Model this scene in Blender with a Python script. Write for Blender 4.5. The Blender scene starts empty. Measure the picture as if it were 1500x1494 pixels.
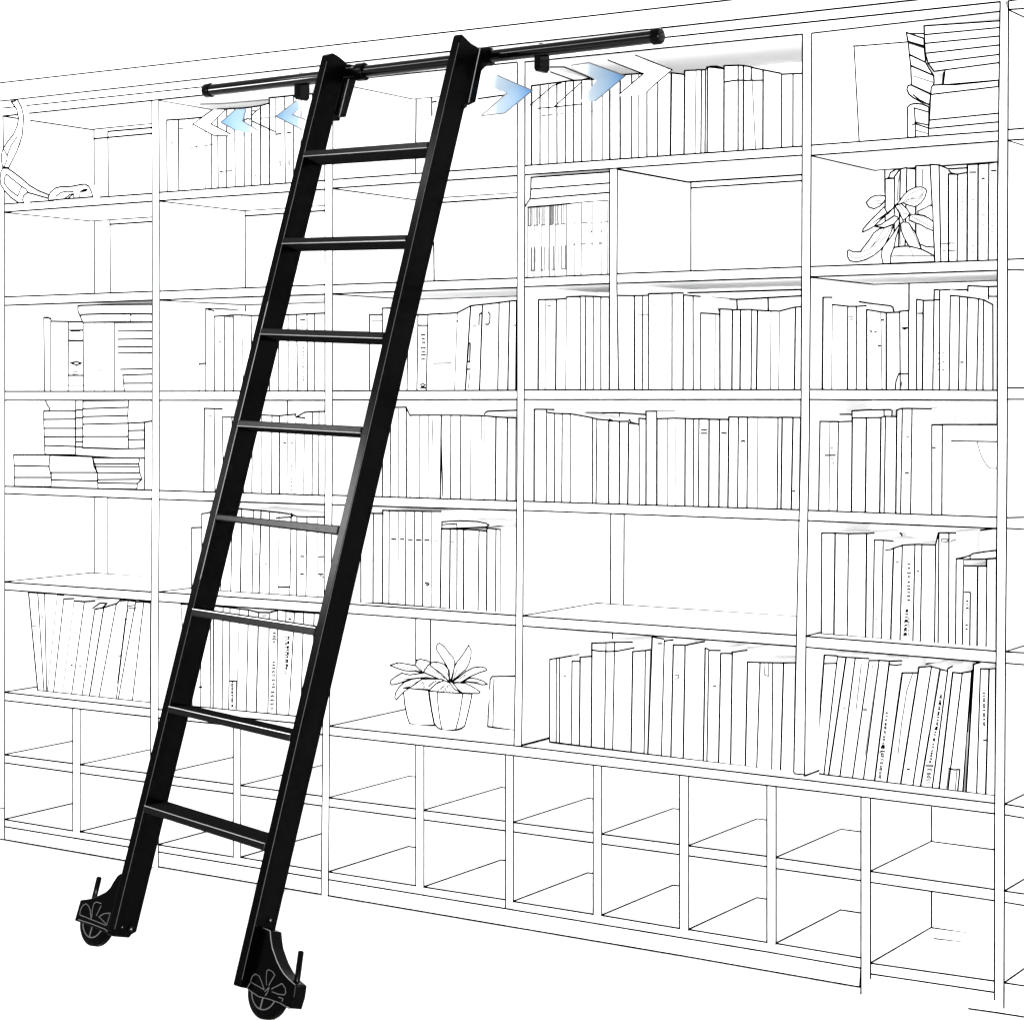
import bpy, bmesh, math, random
from mathutils import Vector, Matrix
random.seed(7)
scene = bpy.context.scene
# ------------------------------------------------------------------ camera
H, Y0 = 1.53, 4.805                       # eye height, distance of the bookcase front from the camera
VL, VR, HX, HZ = -3700.0, 2700.0, 750.0, 577.0
F = math.sqrt((HX - VL) * (VR - HX))      # focal length in photo pixels (photo 1500 wide)
EX = Vector((0.833854, 0.55198505, 0)).normalized()
FW = Vector((-0.55198505, 0.833854, 0)).normalized()
UP = Vector((0, 0, 1))
CAM = Vector((0, -Y0, H))
cd = bpy.data.cameras.new('camera'); cam = bpy.data.objects.new('camera', cd)
scene.collection.objects.link(cam); scene.camera = cam
cd.sensor_width = 36; cd.lens = 36 * F / 1500; cd.shift_y = -(747 - HZ) / 1500
cd.clip_end = 200
m = Matrix.Identity(3); m.col[0] = EX; m.col[1] = UP; m.col[2] = -FW
cam.matrix_world = Matrix.Translation(CAM) @ m.to_4x4()
# ------------------------------------------------------------------ light
world = bpy.data.worlds.new('World'); scene.world = world; world.use_nodes = True
bg = world.node_tree.nodes['Background']
bg.inputs[0].default_value = (1, 1, 1, 1); bg.inputs[1].default_value = 0.45
scene.view_settings.view_transform = 'Standard'; scene.view_settings.look = 'None'
scene.view_settings.gamma = 1; scene.view_settings.exposure = 0.85
try:
    scene.cycles.diffuse_bounces = 12; scene.cycles.max_bounces = 14
except Exception: pass
def area(name, loc, target, sx, sy, power):
    l = bpy.data.lights.new(name, 'AREA'); l.shape = 'RECTANGLE'; l.size = sx; l.size_y = sy; l.energy = power
    o = bpy.data.objects.new(name, l); scene.collection.objects.link(o); o.location = loc
    o.rotation_euler = (Vector(target) - Vector(loc)).to_track_quat('-Z', 'Y').to_euler()
    return o
LIGHTS = True
fl = bpy.data.lights.new('camera_fill', 'POINT'); fl.energy = 28; fl.shadow_soft_size = 0.05; fl.use_nodes = True  # added fill lamp at the camera, evens out the whites
nt_ = fl.node_tree; em = nt_.nodes['Emission']; fo = nt_.nodes.new('ShaderNodeLightFalloff'); fo.inputs['Strength'].default_value = 1.0
nt_.links.new(fo.outputs['Constant'], em.inputs['Strength'])
flo = bpy.data.objects.new('camera_fill', fl); scene.collection.objects.link(flo); flo.location = CAM
FILL = fl

# ------------------------------------------------------------------ helpers
def ray(x, y):
    return EX * ((x - HX) / F) + UP * (-(y - HZ) / F) + FW
def P(x, y, yo=0.0):
    """point of the vertical plane yo metres behind the bookcase front"""
    d = ray(x, y); return CAM + d * ((Y0 + yo) / d.y)
def mat(name, col, rough=0.6, spec=0.5, metal=0.0, noise=0.0, scale=40.0, bump=0.0):
    M = bpy.data.materials.new(name); M.use_nodes = True; nt = M.node_tree
    b = nt.nodes['Principled BSDF']
    b.inputs['Base Color'].default_value = (*col, 1); b.inputs['Roughness'].default_value = rough
    b.inputs['Specular IOR Level'].default_value = spec; b.inputs['Metallic'].default_value = metal
    if noise or bump:
        tc = nt.nodes.new('ShaderNodeTexCoord'); n = nt.nodes.new('ShaderNodeTexNoise')
        n.inputs['Scale'].default_value = scale; n.inputs['Detail'].default_value = 6
        nt.links.new(tc.outputs['Object'], n.inputs['Vector'])
        if noise:
            mr = nt.nodes.new('ShaderNodeMapRange')
            mr.inputs['To Min'].default_value = max(0, rough - noise); mr.inputs['To Max'].default_value = rough + noise
            nt.links.new(n.outputs['Fac'], mr.inputs['Value']); nt.links.new(mr.outputs[0], b.inputs['Roughness'])
        if bump:
            bp = nt.nodes.new('ShaderNodeBump'); bp.inputs['Strength'].default_value = bump
            bp.inputs['Distance'].default_value = 0.001
            nt.links.new(n.outputs['Fac'], bp.inputs['Height']); nt.links.new(bp.outputs[0], b.inputs['Normal'])
    return M
WHITE = mat('white_board', (0.97, 0.97, 0.97), 1.0, 0.0)
INK = [mat('ink_pale', (0.10, 0.10, 0.10), 1, 0.0), mat('ink', (0.0012, 0.0012, 0.0012), 1, 0.0),
       mat('ink_heavy', (0.0006, 0.0006, 0.0006), 1, 0.0), mat('ink_faint', (0.24, 0.24, 0.24), 1, 0.0)]
BLACK = mat('black_lacquer', (0.0004, 0.0004, 0.0004), 0.22, 0.025, noise=0.03, scale=60, bump=0.05)
TREAD = mat('black_grained_tread', (0.002, 0.002, 0.002), 0.3, 0.06, noise=0.05, scale=90, bump=0.3)
GLOSS = mat('black_gloss_metal', (0.0006, 0.0006, 0.0006), 0.14, 0.05)
TUBE = mat('black_gloss_tube', (0.0005, 0.0005, 0.0005), 0.1, 0.18)
MATTE = mat('matte_black', (0.006, 0.006, 0.006), 0.9, 0.0, bump=0.6, scale=120)
GLINT = mat('bright_glint', (0.4, 0.4, 0.41), 0.3, 0.5, 1.0)  # for added rods that stand in for bright edge highlights
DIM_GLINT = mat('dim_glint', (0.09, 0.09, 0.092), 0.35, 0.3, 1.0)  # dimmer version of the highlight rods
EDGE = mat('grey_edge_metal', (0.14, 0.14, 0.14), 0.28, 0.3, 0.8)
RUBBER = mat('black_rubber', (0.0004, 0.0004, 0.0004), 0.6, 0.02)
STEEL = mat('bolt_steel', (0.35, 0.35, 0.36), 0.25, 0.5, 1.0)
COL = scene.collection
class MB:
    def __init__(s, mats=(WHITE,)): s.v = []; s.f = []; s.m = []; s.mats = list(mats)
    def slot(s, M):
        if M not in s.mats: s.mats.append(M)
        return s.mats.index(M)
    def add(s, vs, fs, M):
        b = len(s.v); s.v += [Vector(q) for q in vs]; k = s.slot(M)
        for f in fs: s.f.append([b + i for i in f]); s.m.append(k)
    def prism(s, front, d, M=WHITE):
        """polygon extruded by vector d"""
        n = len(front); d = Vector(d); fr = [Vector(q) for q in front]
        s.add(fr + [q + d for q in fr],
              [list(range(n)), list(range(2 * n - 1, n - 1, -1))] + [[i, i + n, (i + 1) % n + n, (i + 1) % n] for i in range(n)], M)
    def ink(s, pts, w=1, scale=1.0, M=None):
        """ink line: a thin round-ish cord along the points"""
        pts = [Vector(q) for q in pts]
        wpx = (1.04, 1.27, 1.5, 1.0)[w] * scale
        for a, b in zip(pts, pts[1:]):
            t = b - a
            if t.length < 1e-6: continue
            t.normalize(); r = wpx * ((a + b) / 2 - CAM).length / F
            n1 = t.cross(Vector((0, 1, 0)));
            if n1.length < 0.1: n1 = t.cross(Vector((1, 0, 0)))
            n1.normalize(); n2 = t.cross(n1).normalized()
            a2 = a - t * r * .5; b2 = b + t * r * .5
            ring = [n1 * r, n2 * r, -n1 * r, -n2 * r]
            s.add([a2 + q for q in ring] + [b2 + q for q in ring],
                  [(0, 1, 5, 4), (1, 2, 6, 5), (2, 3, 7, 6), (3, 0, 4, 7), (3, 2, 1, 0), (4, 5, 6, 7)], M or INK[w])
    def tube(s, a, b, r, M, n=24, r2=None):
        a = Vector(a); b = Vector(b); t = (b - a).normalized(); r2 = r if r2 is None else r2
        n1 = t.orthogonal().normalized(); n2 = t.cross(n1)
        c = [(math.cos(2 * math.pi * i / n), math.sin(2 * math.pi * i / n)) for i in range(n)]
        s.add([a + (n1 * x + n2 * y) * r for x, y in c] + [b + (n1 * x + n2 * y) * r2 for x, y in c],
              [[i, (i + 1) % n, (i + 1) % n + n, i + n] for i in range(n)] + [list(range(n - 1, -1, -1)), list(range(n, 2 * n))], M)
    def lathe(s, c, ax, prof, M, n=32):
        """prof: list of (distance along ax, radius)"""
        c = Vector(c); ax = Vector(ax).normalized(); n1 = ax.orthogonal().normalized(); n2 = ax.cross(n1)
        vs = []; k = len(prof)
        for z, r in prof:
            for i in range(n):
                a = 2 * math.pi * i / n; vs.append(c + ax * z + (n1 * math.cos(a) + n2 * math.sin(a)) * r)
        fs = [[j * n + i, j * n + (i + 1) % n, (j + 1) * n + (i + 1) % n, (j + 1) * n + i] for j in range(k - 1) for i in range(n)]
        fs += [list(range(n - 1, -1, -1)), list(range((k - 1) * n, k * n))]
        s.add(vs, fs, M)
    def build(s, name, parent=None, bevel=0.0, smooth=False):
        lo = Vector((min(q.x for q in s.v), min(q.y for q in s.v), min(q.z for q in s.v)))
        hi = Vector((max(q.x for q in s.v), max(q.y for q in s.v), max(q.z for q in s.v)))
        org = Vector(((lo.x + hi.x) / 2, (lo.y + hi.y) / 2, lo.z))
        me = bpy.data.meshes.new(name); me.from_pydata([q - org for q in s.v], [], s.f)
        for M in s.mats: me.materials.append(M)
        for p, k in zip(me.polygons, s.m): p.material_index = k
        bm = bmesh.new(); bm.from_mesh(me); bmesh.ops.recalc_face_normals(bm, faces=bm.faces[:]); bm.to_mesh(me); bm.free()
        me.update()
        o = bpy.data.objects.new(name, me); COL.objects.link(o)
        o['_org'] = org[:]
        if parent is not None:
            o.parent = parent; o.location = org - Vector(parent['_org'])
        else: o.location = org
        if bevel:
            b = o.modifiers.new('bevel', 'BEVEL'); b.width = bevel; b.segments = 3; b.limit_method = 'ANGLE'; b.angle_limit = math.radians(35)
        if smooth:
            for p in me.polygons: p.use_smooth = True
            try: me.set_sharp_from_angle(angle=math.radians(38))
            except Exception: pass
        return o
def thing(name, label, cat, org, group=None):
    o = bpy.data.objects.new(name, None); COL.objects.link(o); o.location = org; o['_org'] = tuple(org)
    o.empty_display_size = 0.1
    return tag(o, label, cat, group)
def tag(o, label=None, cat=None, group=None, kind=None):
    if label: o['label'] = label
    if cat: o['category'] = cat
    if group: o['group'] = group
    if kind: o['kind'] = kind
    return o
def T(ox, oy, s=4.98):
    return lambda x, y: (ox + x / s, oy + y / s)
G = lambda x, y: (x, y)
D = 0.41                                   # depth of the bookcase

# ------------------------------------------------------------------ setting
b = MB(); b.prism([(-14, -9, -0.02), (8, -9, -0.02), (8, 0.47, -0.02), (-14, 0.47, -0.02)], (0, 0, -0.1)); tag(b.build('floor'), kind='structure')
b = MB(); b.prism([(-14, 0.47, -0.12), (8, 0.47, -0.12), (8, 0.47, 3.6), (-14, 0.47, 3.6)], (0, 0.1, 0)); tag(b.build('wall'), kind='structure')

# ------------------------------------------------------------------ bookcase
case = thing('bookcase', 'white wall-wide bookcase drawn in thin black outline behind the ladder', 'bookcase', (-3.2, 0.2, -0.02))
b = MB()
b.prism([(-6.4, D, 0.0), (0.2, D, 0.0), (0.2, D, 2.55), (-6.4, D, 2.55)], (0, 0.05, 0))
BACK = [((136, 184), (137.6, 185), (138, 289)), ((158, 193), (158.6, 288)), ((137.6, 203.7), (222, 196)), ((158.3, 193), (222, 187.5)),
        ((138, 322), (138.2, 430)), ((161, 321), (161.6, 429)), ((161, 329), (222, 325)), ((138, 728), (138, 842)), ((158, 728), (158, 843)),
        ((359, 307.4), (359.4, 420.5)), ((359.5, 316.7), (476, 308.8)), ((359.4, 448.6), (359.4, 461)), ((420.8, 586), (420.8, 607)),
        ((609.6, 141), (608.5, 254)), ((632, 138), (632.6, 170)), ((634, 150), (639, 149)), ((635.3, 355), (635.9, 411)), ((649, 297), (757, 289.4)),
        ((609, 906), (609, 974)), ((630.5, 907), (630.5, 970)), ((1012, 266), (1012, 397)), ((1012, 275.7), (1175, 265)),
        ((871.5, 753), (871.3, 889)), ((894.6, 753), (894.2, 891)), ((914.2, 755), (913.6, 892)), ((897, 928), (897, 940)),
        ((777, 167), (768, 168)), ((985, 101.8), (1037, 97.8), (1175, 83.7)), ((820, 586), (820.6, 606)),
        ((1001, 429.5), (1026, 434.7), (1078.5, 439), (1173, 433.6)), ((1002, 429.3), (1173, 424.4)), ((1079.2, 439), (1080, 452)), ((1125, 436), (1125.5, 454)),
        ((1331.6, 417), (1331, 571)), ((1296, 243.6), (1296.2, 282)), ((1364.3, 1182), (1364.3, 1239)), ((1364.7, 1305), (1364.7, 1362)),
        ((1498, 978), (1498, 1165)), ((1402, 781), (1447, 775.4), (1460, 773.6)), ((701, 145), (758, 137)), ((709, 109.3), (756, 106))]
for pl in BACK: b.ink([P(x, y, D - 0.001) for x, y in pl], 1, 1.05)
CELL = b

def board(name, q, strokes, label=None, depth=D, inset=0.0, extra=()):
    """q: front outline in photo pixels on the bookcase front; strokes: index pairs of its inked edges"""
    b = MB(); pts = [P(x, y, inset) for x, y in q]; b.prism(pts, (0, depth - inset, 0))
    for i, j in strokes: b.ink([pts[i], pts[j]], 1)
    for e in extra: b.ink([P(x, y, inset) for x, y in e], 1)
    o = b.build(name, case)
    if label: o['label'] = label
    return o
# uprights: full-height
def upright(l, r, il=True, ir=True, label=None):
    q = l + r[::-1]; n = len(l)
    b = MB(); pts = [P(x, y) for x, y in q]; b.prism(pts, (0, D, 0))
    if il: b.ink(pts[:n], 1)
    if ir: b.ink(pts[n:], 1)
    o = b.build('upright', case)
    if label: o['label'] = label
    return o
upright([(-12, 172), (-12, 1226)], [(4.2, 170.5), (6.5, 300), (7, 700), (6.5, 1229.3)], il=False)
upright([(222.5, 147.5), (223.4, 400), (222.8, 700), (220.6, 1000), (220.6, 1230), (222, 1268.5)], [(232.5, 146.3), (234, 400), (233.3, 700), (231.5, 1000), (232, 1235), (232, 1269.8)])
upright([(476, 121.5), (476, 220), (476.2, 700), (473, 1060), (471, 1260), (470.5, 1310)], [(488, 120.8), (487.5, 220), (486.8, 700), (483, 1030), (481.4, 1260), (480.8, 1311)], )
upright([(758, 92.3), (757.6, 400), (757.4, 680), (755.3, 960), (753, 1092)], [(769, 91.5), (768.3, 400), (767.8, 580), (765.6, 960), (764, 1091)])
b = MB()
L4 = [(1175.6, 51), (1174.7, 340), (1173.2, 640), (1168.2, 860), (1162.8, 1131)]; R4 = [(1189, 49.5), (1187.5, 340), (1185.4, 640), (1181.5, 860), (1178.5, 1134)]
q = [P(x, y) for x, y in L4 + [(1163, 1140)] + [(1178.5, 1142)] + R4[::-1]]
b.prism(q, (0, D, 0)); b.ink([P(x, y) for x, y in L4 + [(1164.5, 1133), (1178.5, 1134.5)]]); b.ink([P(x, y) for x, y in R4]); b.build('upright', case)
upright([(1465, 3), (1461.2, 300), (1461, 640), (1459, 980), (1457, 1194), (1456.6, 1464)], [(1477.2, 2), (1476, 300), (1475.4, 640), (1472.7, 980), (1471.5, 1194), (1470.5, 1476)])
upright([(893, 247.5), (893, 300), (892.8, 571.1)], [(904.2, 247), (904, 340), (903.6, 420), (906, 571.1)])
# cornice
b = MB(); l1 = lambda x: 122 - .1135 * x; l2 = lambda x: 148.6 - .1105 * x; l3 = lambda x: 159.4 - .1055 * x - .00000 * x; l4 = lambda x: 170.9 - .1047 * x
b.prism([P(-20, l1(-20), -.03), P(1560, l1(1560), -.03), P(1560, l2(1560), -.03), P(-20, l2(-20), -.03)], (0, D + .03, 0))
b.ink([P(0 - 20, l1(-20), -.03), P(1560, l1(1560), -.03)]); b.ink([P(-20, l2(-20), -.03), P(1560, l2(1560), -.03)])
b.build('cornice', case)
board('top_shelf', [(-20, l2(-20)), (1560, l2(1560)), (1560, l4(1560)), (1477, 14.5), (1465, 17.2), (1189, 49.3), (1175, 51), (-20, l4(-20))], [],
      extra=[[(4, l3(4)), (1464, 3.2)], [(1477, 2), (1500, -1)], [(4, l4(4)), (540, l4(540)), (757, 91.6)], [(769, 91.3), (1175, 50.6)], [(1189, 49.2), (1464, 17.2)], [(1477, 14.5), (1500, 13)]])
SH = [  # xl, top y, xr, top y, bottom y left, bottom y right
 (6.5, 299.3, 222.8, 283.8, 311, 295.3), (6.8, 435.2, 223, 427.1, 447.6, 439.8), (7, 573.6, 223, 573.5, 586.3, 586.2), (7, 712.4, 222.8, 718, 723, 731), (7, 852.6, 222, 867, 863.7, 880.3), (6.8, 1014, 220.8, 1037.5, 1025.7, 1049.8),
 (233.8, 282.3, 476, 264.7, 294.4, 277.7), (234, 426.9, 476, 417.5, 439.4, 431.3), (233.7, 573.3, 476, 573, 586.4, 586.3), (233.4, 718.5, 476, 725.8, 731.4, 739), (232.5, 867.3, 474.5, 883.6, 880.8, 897.3), (231.5, 1038.8, 473, 1062.8, 1051.3, 1075.8),
 (487.6, 263.5, 757.8, 243.8, 276, 257.6), (487.4, 417.5, 757.6, 407.6, 430.5, 421.5), (487, 572.8, 757.5, 571.8, 585.8, 585.3), (486.7, 725.5, 757, 733.9, 739.3, 747.5), (485.5, 883, 755.6, 901.5, 896.5, 916),
 (769, 243.1, 1175.2, 214.6, 256.3, 227.7), (768.4, 407.3, 892.9, 402.2, 420.3, 415.7), (904, 401.2, 1174.6, 391.2, 415.3, 406.3), (767.8, 571.3, 1173.5, 571, 585.4, 585.3), (766.8, 734.2, 1171.5, 746.7, 747.7, 762.4), (766, 902.2, 1167, 930.5, 916.8, 946.4),
 (1188.5, 213.2, 1461.6, 192.4, 228, 207.2), (1187.4, 390.9, 1461.2, 381.2, 405.6, 396.3), (1186, 570.7, 1461, 572, 585.3, 586.3), (1184.5, 747.7, 1460.4, 757.5, 762.6, 773.8), (1180.5, 931.9, 1459.3, 953.7, 947.7, 970.8),
 (1476.2, 190.4, 1520, 186.8, 205.8, 203.2), (1476, 380.4, 1520, 378.3, 395.5, 396.2), (1475.6, 568.3, 1520, 568.3, 585, 585), (1475, 758.4, 1520, 757.3, 773.9, 776.4), (1473.5, 954.7, 1520, 957.2, 971.2, 975)]
for (xl, yl, xr, yr, bl, br) in SH:
    board('shelf', [(xl, yl), (xr, yr), (xr, br), (xl, bl)], [(0, 1), (3, 2)])
# counter top over the low cubbies
board('counter_top', [(482.8, 1063.7), (753, 1092), (1163, 1140.5), (1179, 1142.2), (1457.2, 1176.4), (1457.2, 1191.5), (1200, 1159), (740, 1105), (482.5, 1076.7)],
      [(0, 1), (1, 2), (2, 3), (3, 4), (5, 6), (6, 7), (7, 8)])
board('counter_top', [(1472, 1177.6), (1520, 1185.5), (1520, 1201.2), (1472, 1193)], [(0, 1), (3, 2)])
# cubby dividers
for (xl, xr, yt, yl, yr) in [(106.5, 117.5, 1037, 1217, 1219), (341.8, 352.6, 1062, 1255, 1256), (609, 620.9, 1091.5, 1297, 1299), (740.5, 752, 1105.5, 1329, 1320.6), (869, 881.4, 1120, 1339, 1340.5),
                             (995.4, 1008.8, 1134.6, 1359.4, 1362), (1123.4, 1136.8, 1150, 1380.3, 1382.4), (1261.2, 1275.1, 1167, 1455, 1433)]:
    board('cubby_divider', [(xl, yt), (xr, yt + 1.5), (xr, yr), (xl, yl)], [(0, 3), (1, 2)])
# cubby shelves
for (xl, yl, xr, yr, bl, br) in [(7, 1105.4, 106.5, 1118, 1117, 1131), (117.5, 1119.9, 220.6, 1132.8, 1132, 1146), (232, 1134.2, 341.8, 1148.8, 1147, 1161.8), (352.6, 1150.4, 472, 1165.9, 1163.8, 1180),
        (482, 1168.3, 609, 1184.4, 1181.3, 1198.4), (620.9, 1186.7, 740.2, 1202.4, 1200.4, 1216.3), (752, 1204.4, 869, 1219.6, 1217.9, 1234), (881.4, 1221.5, 995.2, 1236.6, 1235.5, 1251.2), (1008.8, 1238.6, 1123.2, 1253.8, 1253, 1268.9),
        (1136.8, 1255.8, 1261.2, 1273.9, 1271.7, 1289.4), (1275.1, 1276, 1456.8, 1302.4, 1291.8, 1318.7), (1471.5, 1304.8, 1520, 1311.6, 1320.9, 1329)]:
    board('cubby_shelf', [(xl, yl), (xr, yr), (xr, br), (xl, bl)], [(0, 1), (3, 2)])
# bottom board and plinth
for (xl, yl, xr, yr, bl, br) in [(7, 1200, 106.5, 1216.5, 1210.4, 1226.6), (117.5, 1217.9, 220.6, 1234.8, 1228.4, 1245.4), (232, 1237, 341.8, 1254.8, 1247.4, 1265.3), (352.6, 1255.4, 471, 1275.2, 1266.9, 1286.2),
        (481.4, 1276.7, 609, 1296.8, 1287.8, 1308.8), (620.9, 1298.8, 740.2, 1317.3, 1310.6, 1330.4), (752, 1319.9, 869, 1338.6, 1332.2, 1351.4), (881.4, 1340.2, 995.2, 1359.4, 1353.3, 1372), (1008.8, 1361, 1123.2, 1379.7, 1374.2, 1393.6),
        (1136.8, 1381.3, 1261.2, 1402.4, 1396, 1417.5), (1275.1, 1410.3, 1456.8, 1436.4, 1425.9, 1453), (1471.2, 1439, 1520, 1446.3, 1454.4, 1462)]:
    board('bottom_board', [(xl, yl), (xr, yr), (xr, br), (xl, bl)], [(0, 1)], inset=0.002)
board('plinth', [(-20, 1206), (6.5, 1210.4), (220.6, 1245.4), (220.6, 1266.5), (6.5, 1229.3), (-20, 1225)], [(1, 2), (3, 4), (4, 5)], depth=D, inset=0.0008, extra=[[(0, 1183), (6, 1183.3)]])
board('plinth', [(231.8, 1247.4), (471, 1286.4), (471, 1309.6), (232, 1269)], [(0, 1), (2, 3)], inset=0.0008)
board('plinth', [(480.9, 1287.8), (740, 1330.3), (1123, 1393.6), (1261, 1417.6), (1259.3, 1445), (1250, 1443.5), (1003, 1400), (740, 1355.4), (480.8, 1311.2)],
      [(0, 1), (1, 2), (2, 3), (3, 4), (4, 5), (5, 6), (6, 7), (7, 8)], inset=0.0008)
board('plinth', [(1275.1, 1425.9), (1456.8, 1453), (1520, 1464), (1520, 1492), (1463, 1483), (1419, 1476.7), (1275.1, 1452)], [(0, 1), (3, 4), (4, 5)], inset=0.0008)
# inner edges of the compartments: where the side wall and the back meet a shelf
def cell(x, y, xr, d=D, vert=None, name='shelf_edge'):
    a = P(x, y); z = a.z; c = Vector((a.x, d - 0.001, z)); r = P(xr, y); e = Vector((r.x, d - 0.001, z))
    b = CELL; off = Vector((0, 0, 0.0006 if y > HZ else -0.0006))
    b.ink([a + off, c + off, e + off], 1, 1.12)
for a in [(7, 852.6, 222), (7, 1014, 221), (233, 867.6, 475), (483.3, 1063.7, 753), (766, 902.2, 1167), (764, 1091.6, 1163), (1181, 931.9, 1459), (1178.7, 1136.5, 1457),
          (7, 170.5, 222), (6.7, 311, 223), (232.7, 146.6, 476), (233.8, 294.4, 476), (234, 439.4, 476), (488, 120.8, 757), (487.6, 276.1, 757), (487.4, 430.6, 757), (904.2, 248, 1175), (1188.7, 228, 1461), (1187.4, 405.8, 1461),
          (7, 1105.4, 106.5), (117.5, 1119.9, 220.6), (232, 1134.2, 341.8), (352.6, 1150.4, 472), (482, 1168.3, 609), (620.9, 1186.7, 740), (752, 1204.4, 869), (881.4, 1221.5, 995), (1008.8, 1238.6, 1123), (1136.8, 1255.8, 1261), (1275.1, 1276, 1456.8), (1471.7, 1304.8, 1520),
          (7, 1200, 106.5), (117.5, 1217.9, 220.6), (232, 1237, 341.8), (352.6, 1255.4, 471), (481.5, 1276.7, 609), (620.9, 1298.8, 740), (752, 1319.9, 869), (881.4, 1340.2, 995), (1008.8, 1361, 1123), (1136.8, 1381.3, 1261), (1275.1, 1410.3, 1456.8), (1471.2, 1439, 1520),
          (1477.2, 14.5, 1520), (1476.2, 205.8, 1520), (1473.3, 954.7, 1520), (1472, 1177.6, 1520)]:
    cell(*a)
def on_level(x, y, z):
    d = ray(x, y); return CAM + d * ((z - H) / d.z)
zc_ = P(1275.1, 1410.3).z + .0008
CELL.ink([on_level(1368.7, 1374.7, zc_), on_level(1456, 1386, zc_)], 1, 1.2)
CELL.build('back_panel', case)
# shallow back board of the top right compartment
b = MB(); x0, x1 = P(1189, 49).x + .002, P(1463, 49).x; zt = P(1189, 49.3).z - .001;  zb = P(1189, 213.2).z
b.prism([(x0, .232, zb), (x1, .232, zb), (x1, .232, zt + .01), (x0, .232, zt + .01)], (0, .15, 0))
for pl in [((1251, 68.2), (1258.5, 207.5)), ((1255, 59.8), (1327.5, 52.6)), ((1251, 67.8), (1256, 68), (1330.5, 61.9)), ((1254.6, 48), (1255.6, 66.9)), ((1189, 50.5), (1251, 68.2))]:
    b.ink([P(x, y, .231) for x, y in pl], 1, .9)
b.build('back_board', case)

# ------------------------------------------------------------------ books
ORD = ['first', 'second', 'third', 'fourth', 'fifth', 'sixth', 'seventh', 'eighth', 'ninth', 'tenth', 'eleventh', 'twelfth', 'thirteenth', 'fourteenth', 'fifteenth', 'sixteenth']
def lerp(a, b, t): return a + (b - a) * t
def poly_at(pts, x):
    for (x0, y0), (x1, y1) in zip(pts, pts[1:]):
        if x <= x1 or (x1, y1) == pts[-1]: return lerp(y0, y1, (x - x0) / (x1 - x0))
def squiggle(b, t, x, y0, y1, yo, tilt=0.0, wd=14, step=22, w=3):
    """column of small illegible letters"""
    y = y0; k = 0
    while y < y1:
        xx = x + tilt * (y - y0); a = wd * random.uniform(.25, .5); h = random.uniform(3, 9)
        pts = random.choice([[(-a, 0), (a, -h * .3)], [(-a, 0), (0, -h), (a, 0)], [(-a, -h), (a, -h), (a, 0)], [(-a, h), (-a * .2, 0), (a, h * .6)]])
        b.ink([P(*t(xx + p, y + q), yo) for p, q in pts], 0 if w == 0 else w, .9); y += step * random.uniform(.8, 1.2); k += 1
BOOKS = []
def book_row(where, t, base, items, end, yo=0.006, depth=0.17, flush=True, marks=(), group=None):
    """items: (x top, y top, x bottom, ink weight[, y top right]); base: polyline of the row's foot in photo pixels"""
    n = len(items); out = []; alls = list(items) + [end]
    for i in range(n):
        it = alls[i]; nx = alls[i + 1]
        xt, yt, xb, w = it[:4]; ytr = it[4] if len(it) > 4 else nx[1]
        A = t(xt, yt); B = t(nx[0], ytr)
        xbl = t(xb, 0)[0]; xbr = t(nx[2], 0)[0]
        C = (xbr, poly_at(base, xbr)); E_ = (xbl, poly_at(base, xbl))
        b = MB(); p = [P(*A, yo), P(*B, yo), P(*C, yo), P(*E_, yo)]
        g = 0.0006
        q = [Vector(v) for v in p]; q[0].x += g; q[3].x += g; q[1].x -= g; q[2].x -= g
        b.prism(q, (0, depth, 0)); f = Vector((0, -.0004, 0))
        b.ink([q[3] + f, q[0] + f], w); b.ink([q[0] + f, q[1] + f], 1)
        if not flush: b.ink([q[3] + f, q[2] + f], 1)
        if i == n - 1: b.ink([q[1] + f, q[2] + f], end[3])
        out.append([b, A, B, C, E_, q, w])
    for mk in marks:
        kind = mk[0]; sx, sy = (mk[1], mk[2]) if kind != 'l' else (sum(p[0] for p in mk[1]) / len(mk[1]), sum(p[1] for p in mk[1]) / len(mk[1]))
        gx, gy = t(sx, sy); best = 0
        for i, (b, A, B, C, E_, q, w) in enumerate(out):
            s = (gy - A[1]) / max(1, E_[1] - A[1]); xl = lerp(A[0], E_[0], s)
            if gx >= xl: best = i
        b = out[best][0]; yy = yo - .0006
        if kind == 'd': b.ink([P(*t(mk[1] - mk[3], mk[2]), yy), P(*t(mk[1] + mk[3], mk[2] + random.uniform(-2, 2)), yy)], mk[4] if len(mk) > 4 else 0)
        elif kind == 'v': squiggle(b, t, mk[1], mk[2], mk[3], yy, *(mk[4:] or ()))
        else: b.ink([P(*t(*p), yy) for p in mk[1]], mk[2] if len(mk) > 2 else 0)
    for i, (b, A, B, C, E_, q, w) in enumerate(out):
        wd = abs(B[0] - A[0]); size = 'thin' if wd < 12.5 else ('thick' if wd > 20 else 'medium'); lean = (A[0] - E_[0])
        pose = 'leaning' if abs(lean) > 9 else 'upright'
        if i < (n + 1) // 2: pos = ORD[i] + ' from left'
        else: pos = ORD[n - 1 - i] + ' from right'
        if n == 1: pos = 'alone'
        ar = wd * (E_[1] - A[1]); BOOKS.append((ar, b, '%s %s book, %s, %s' % (size, pose, pos, where), group or ('books standing ' + where)))
    return out
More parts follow.
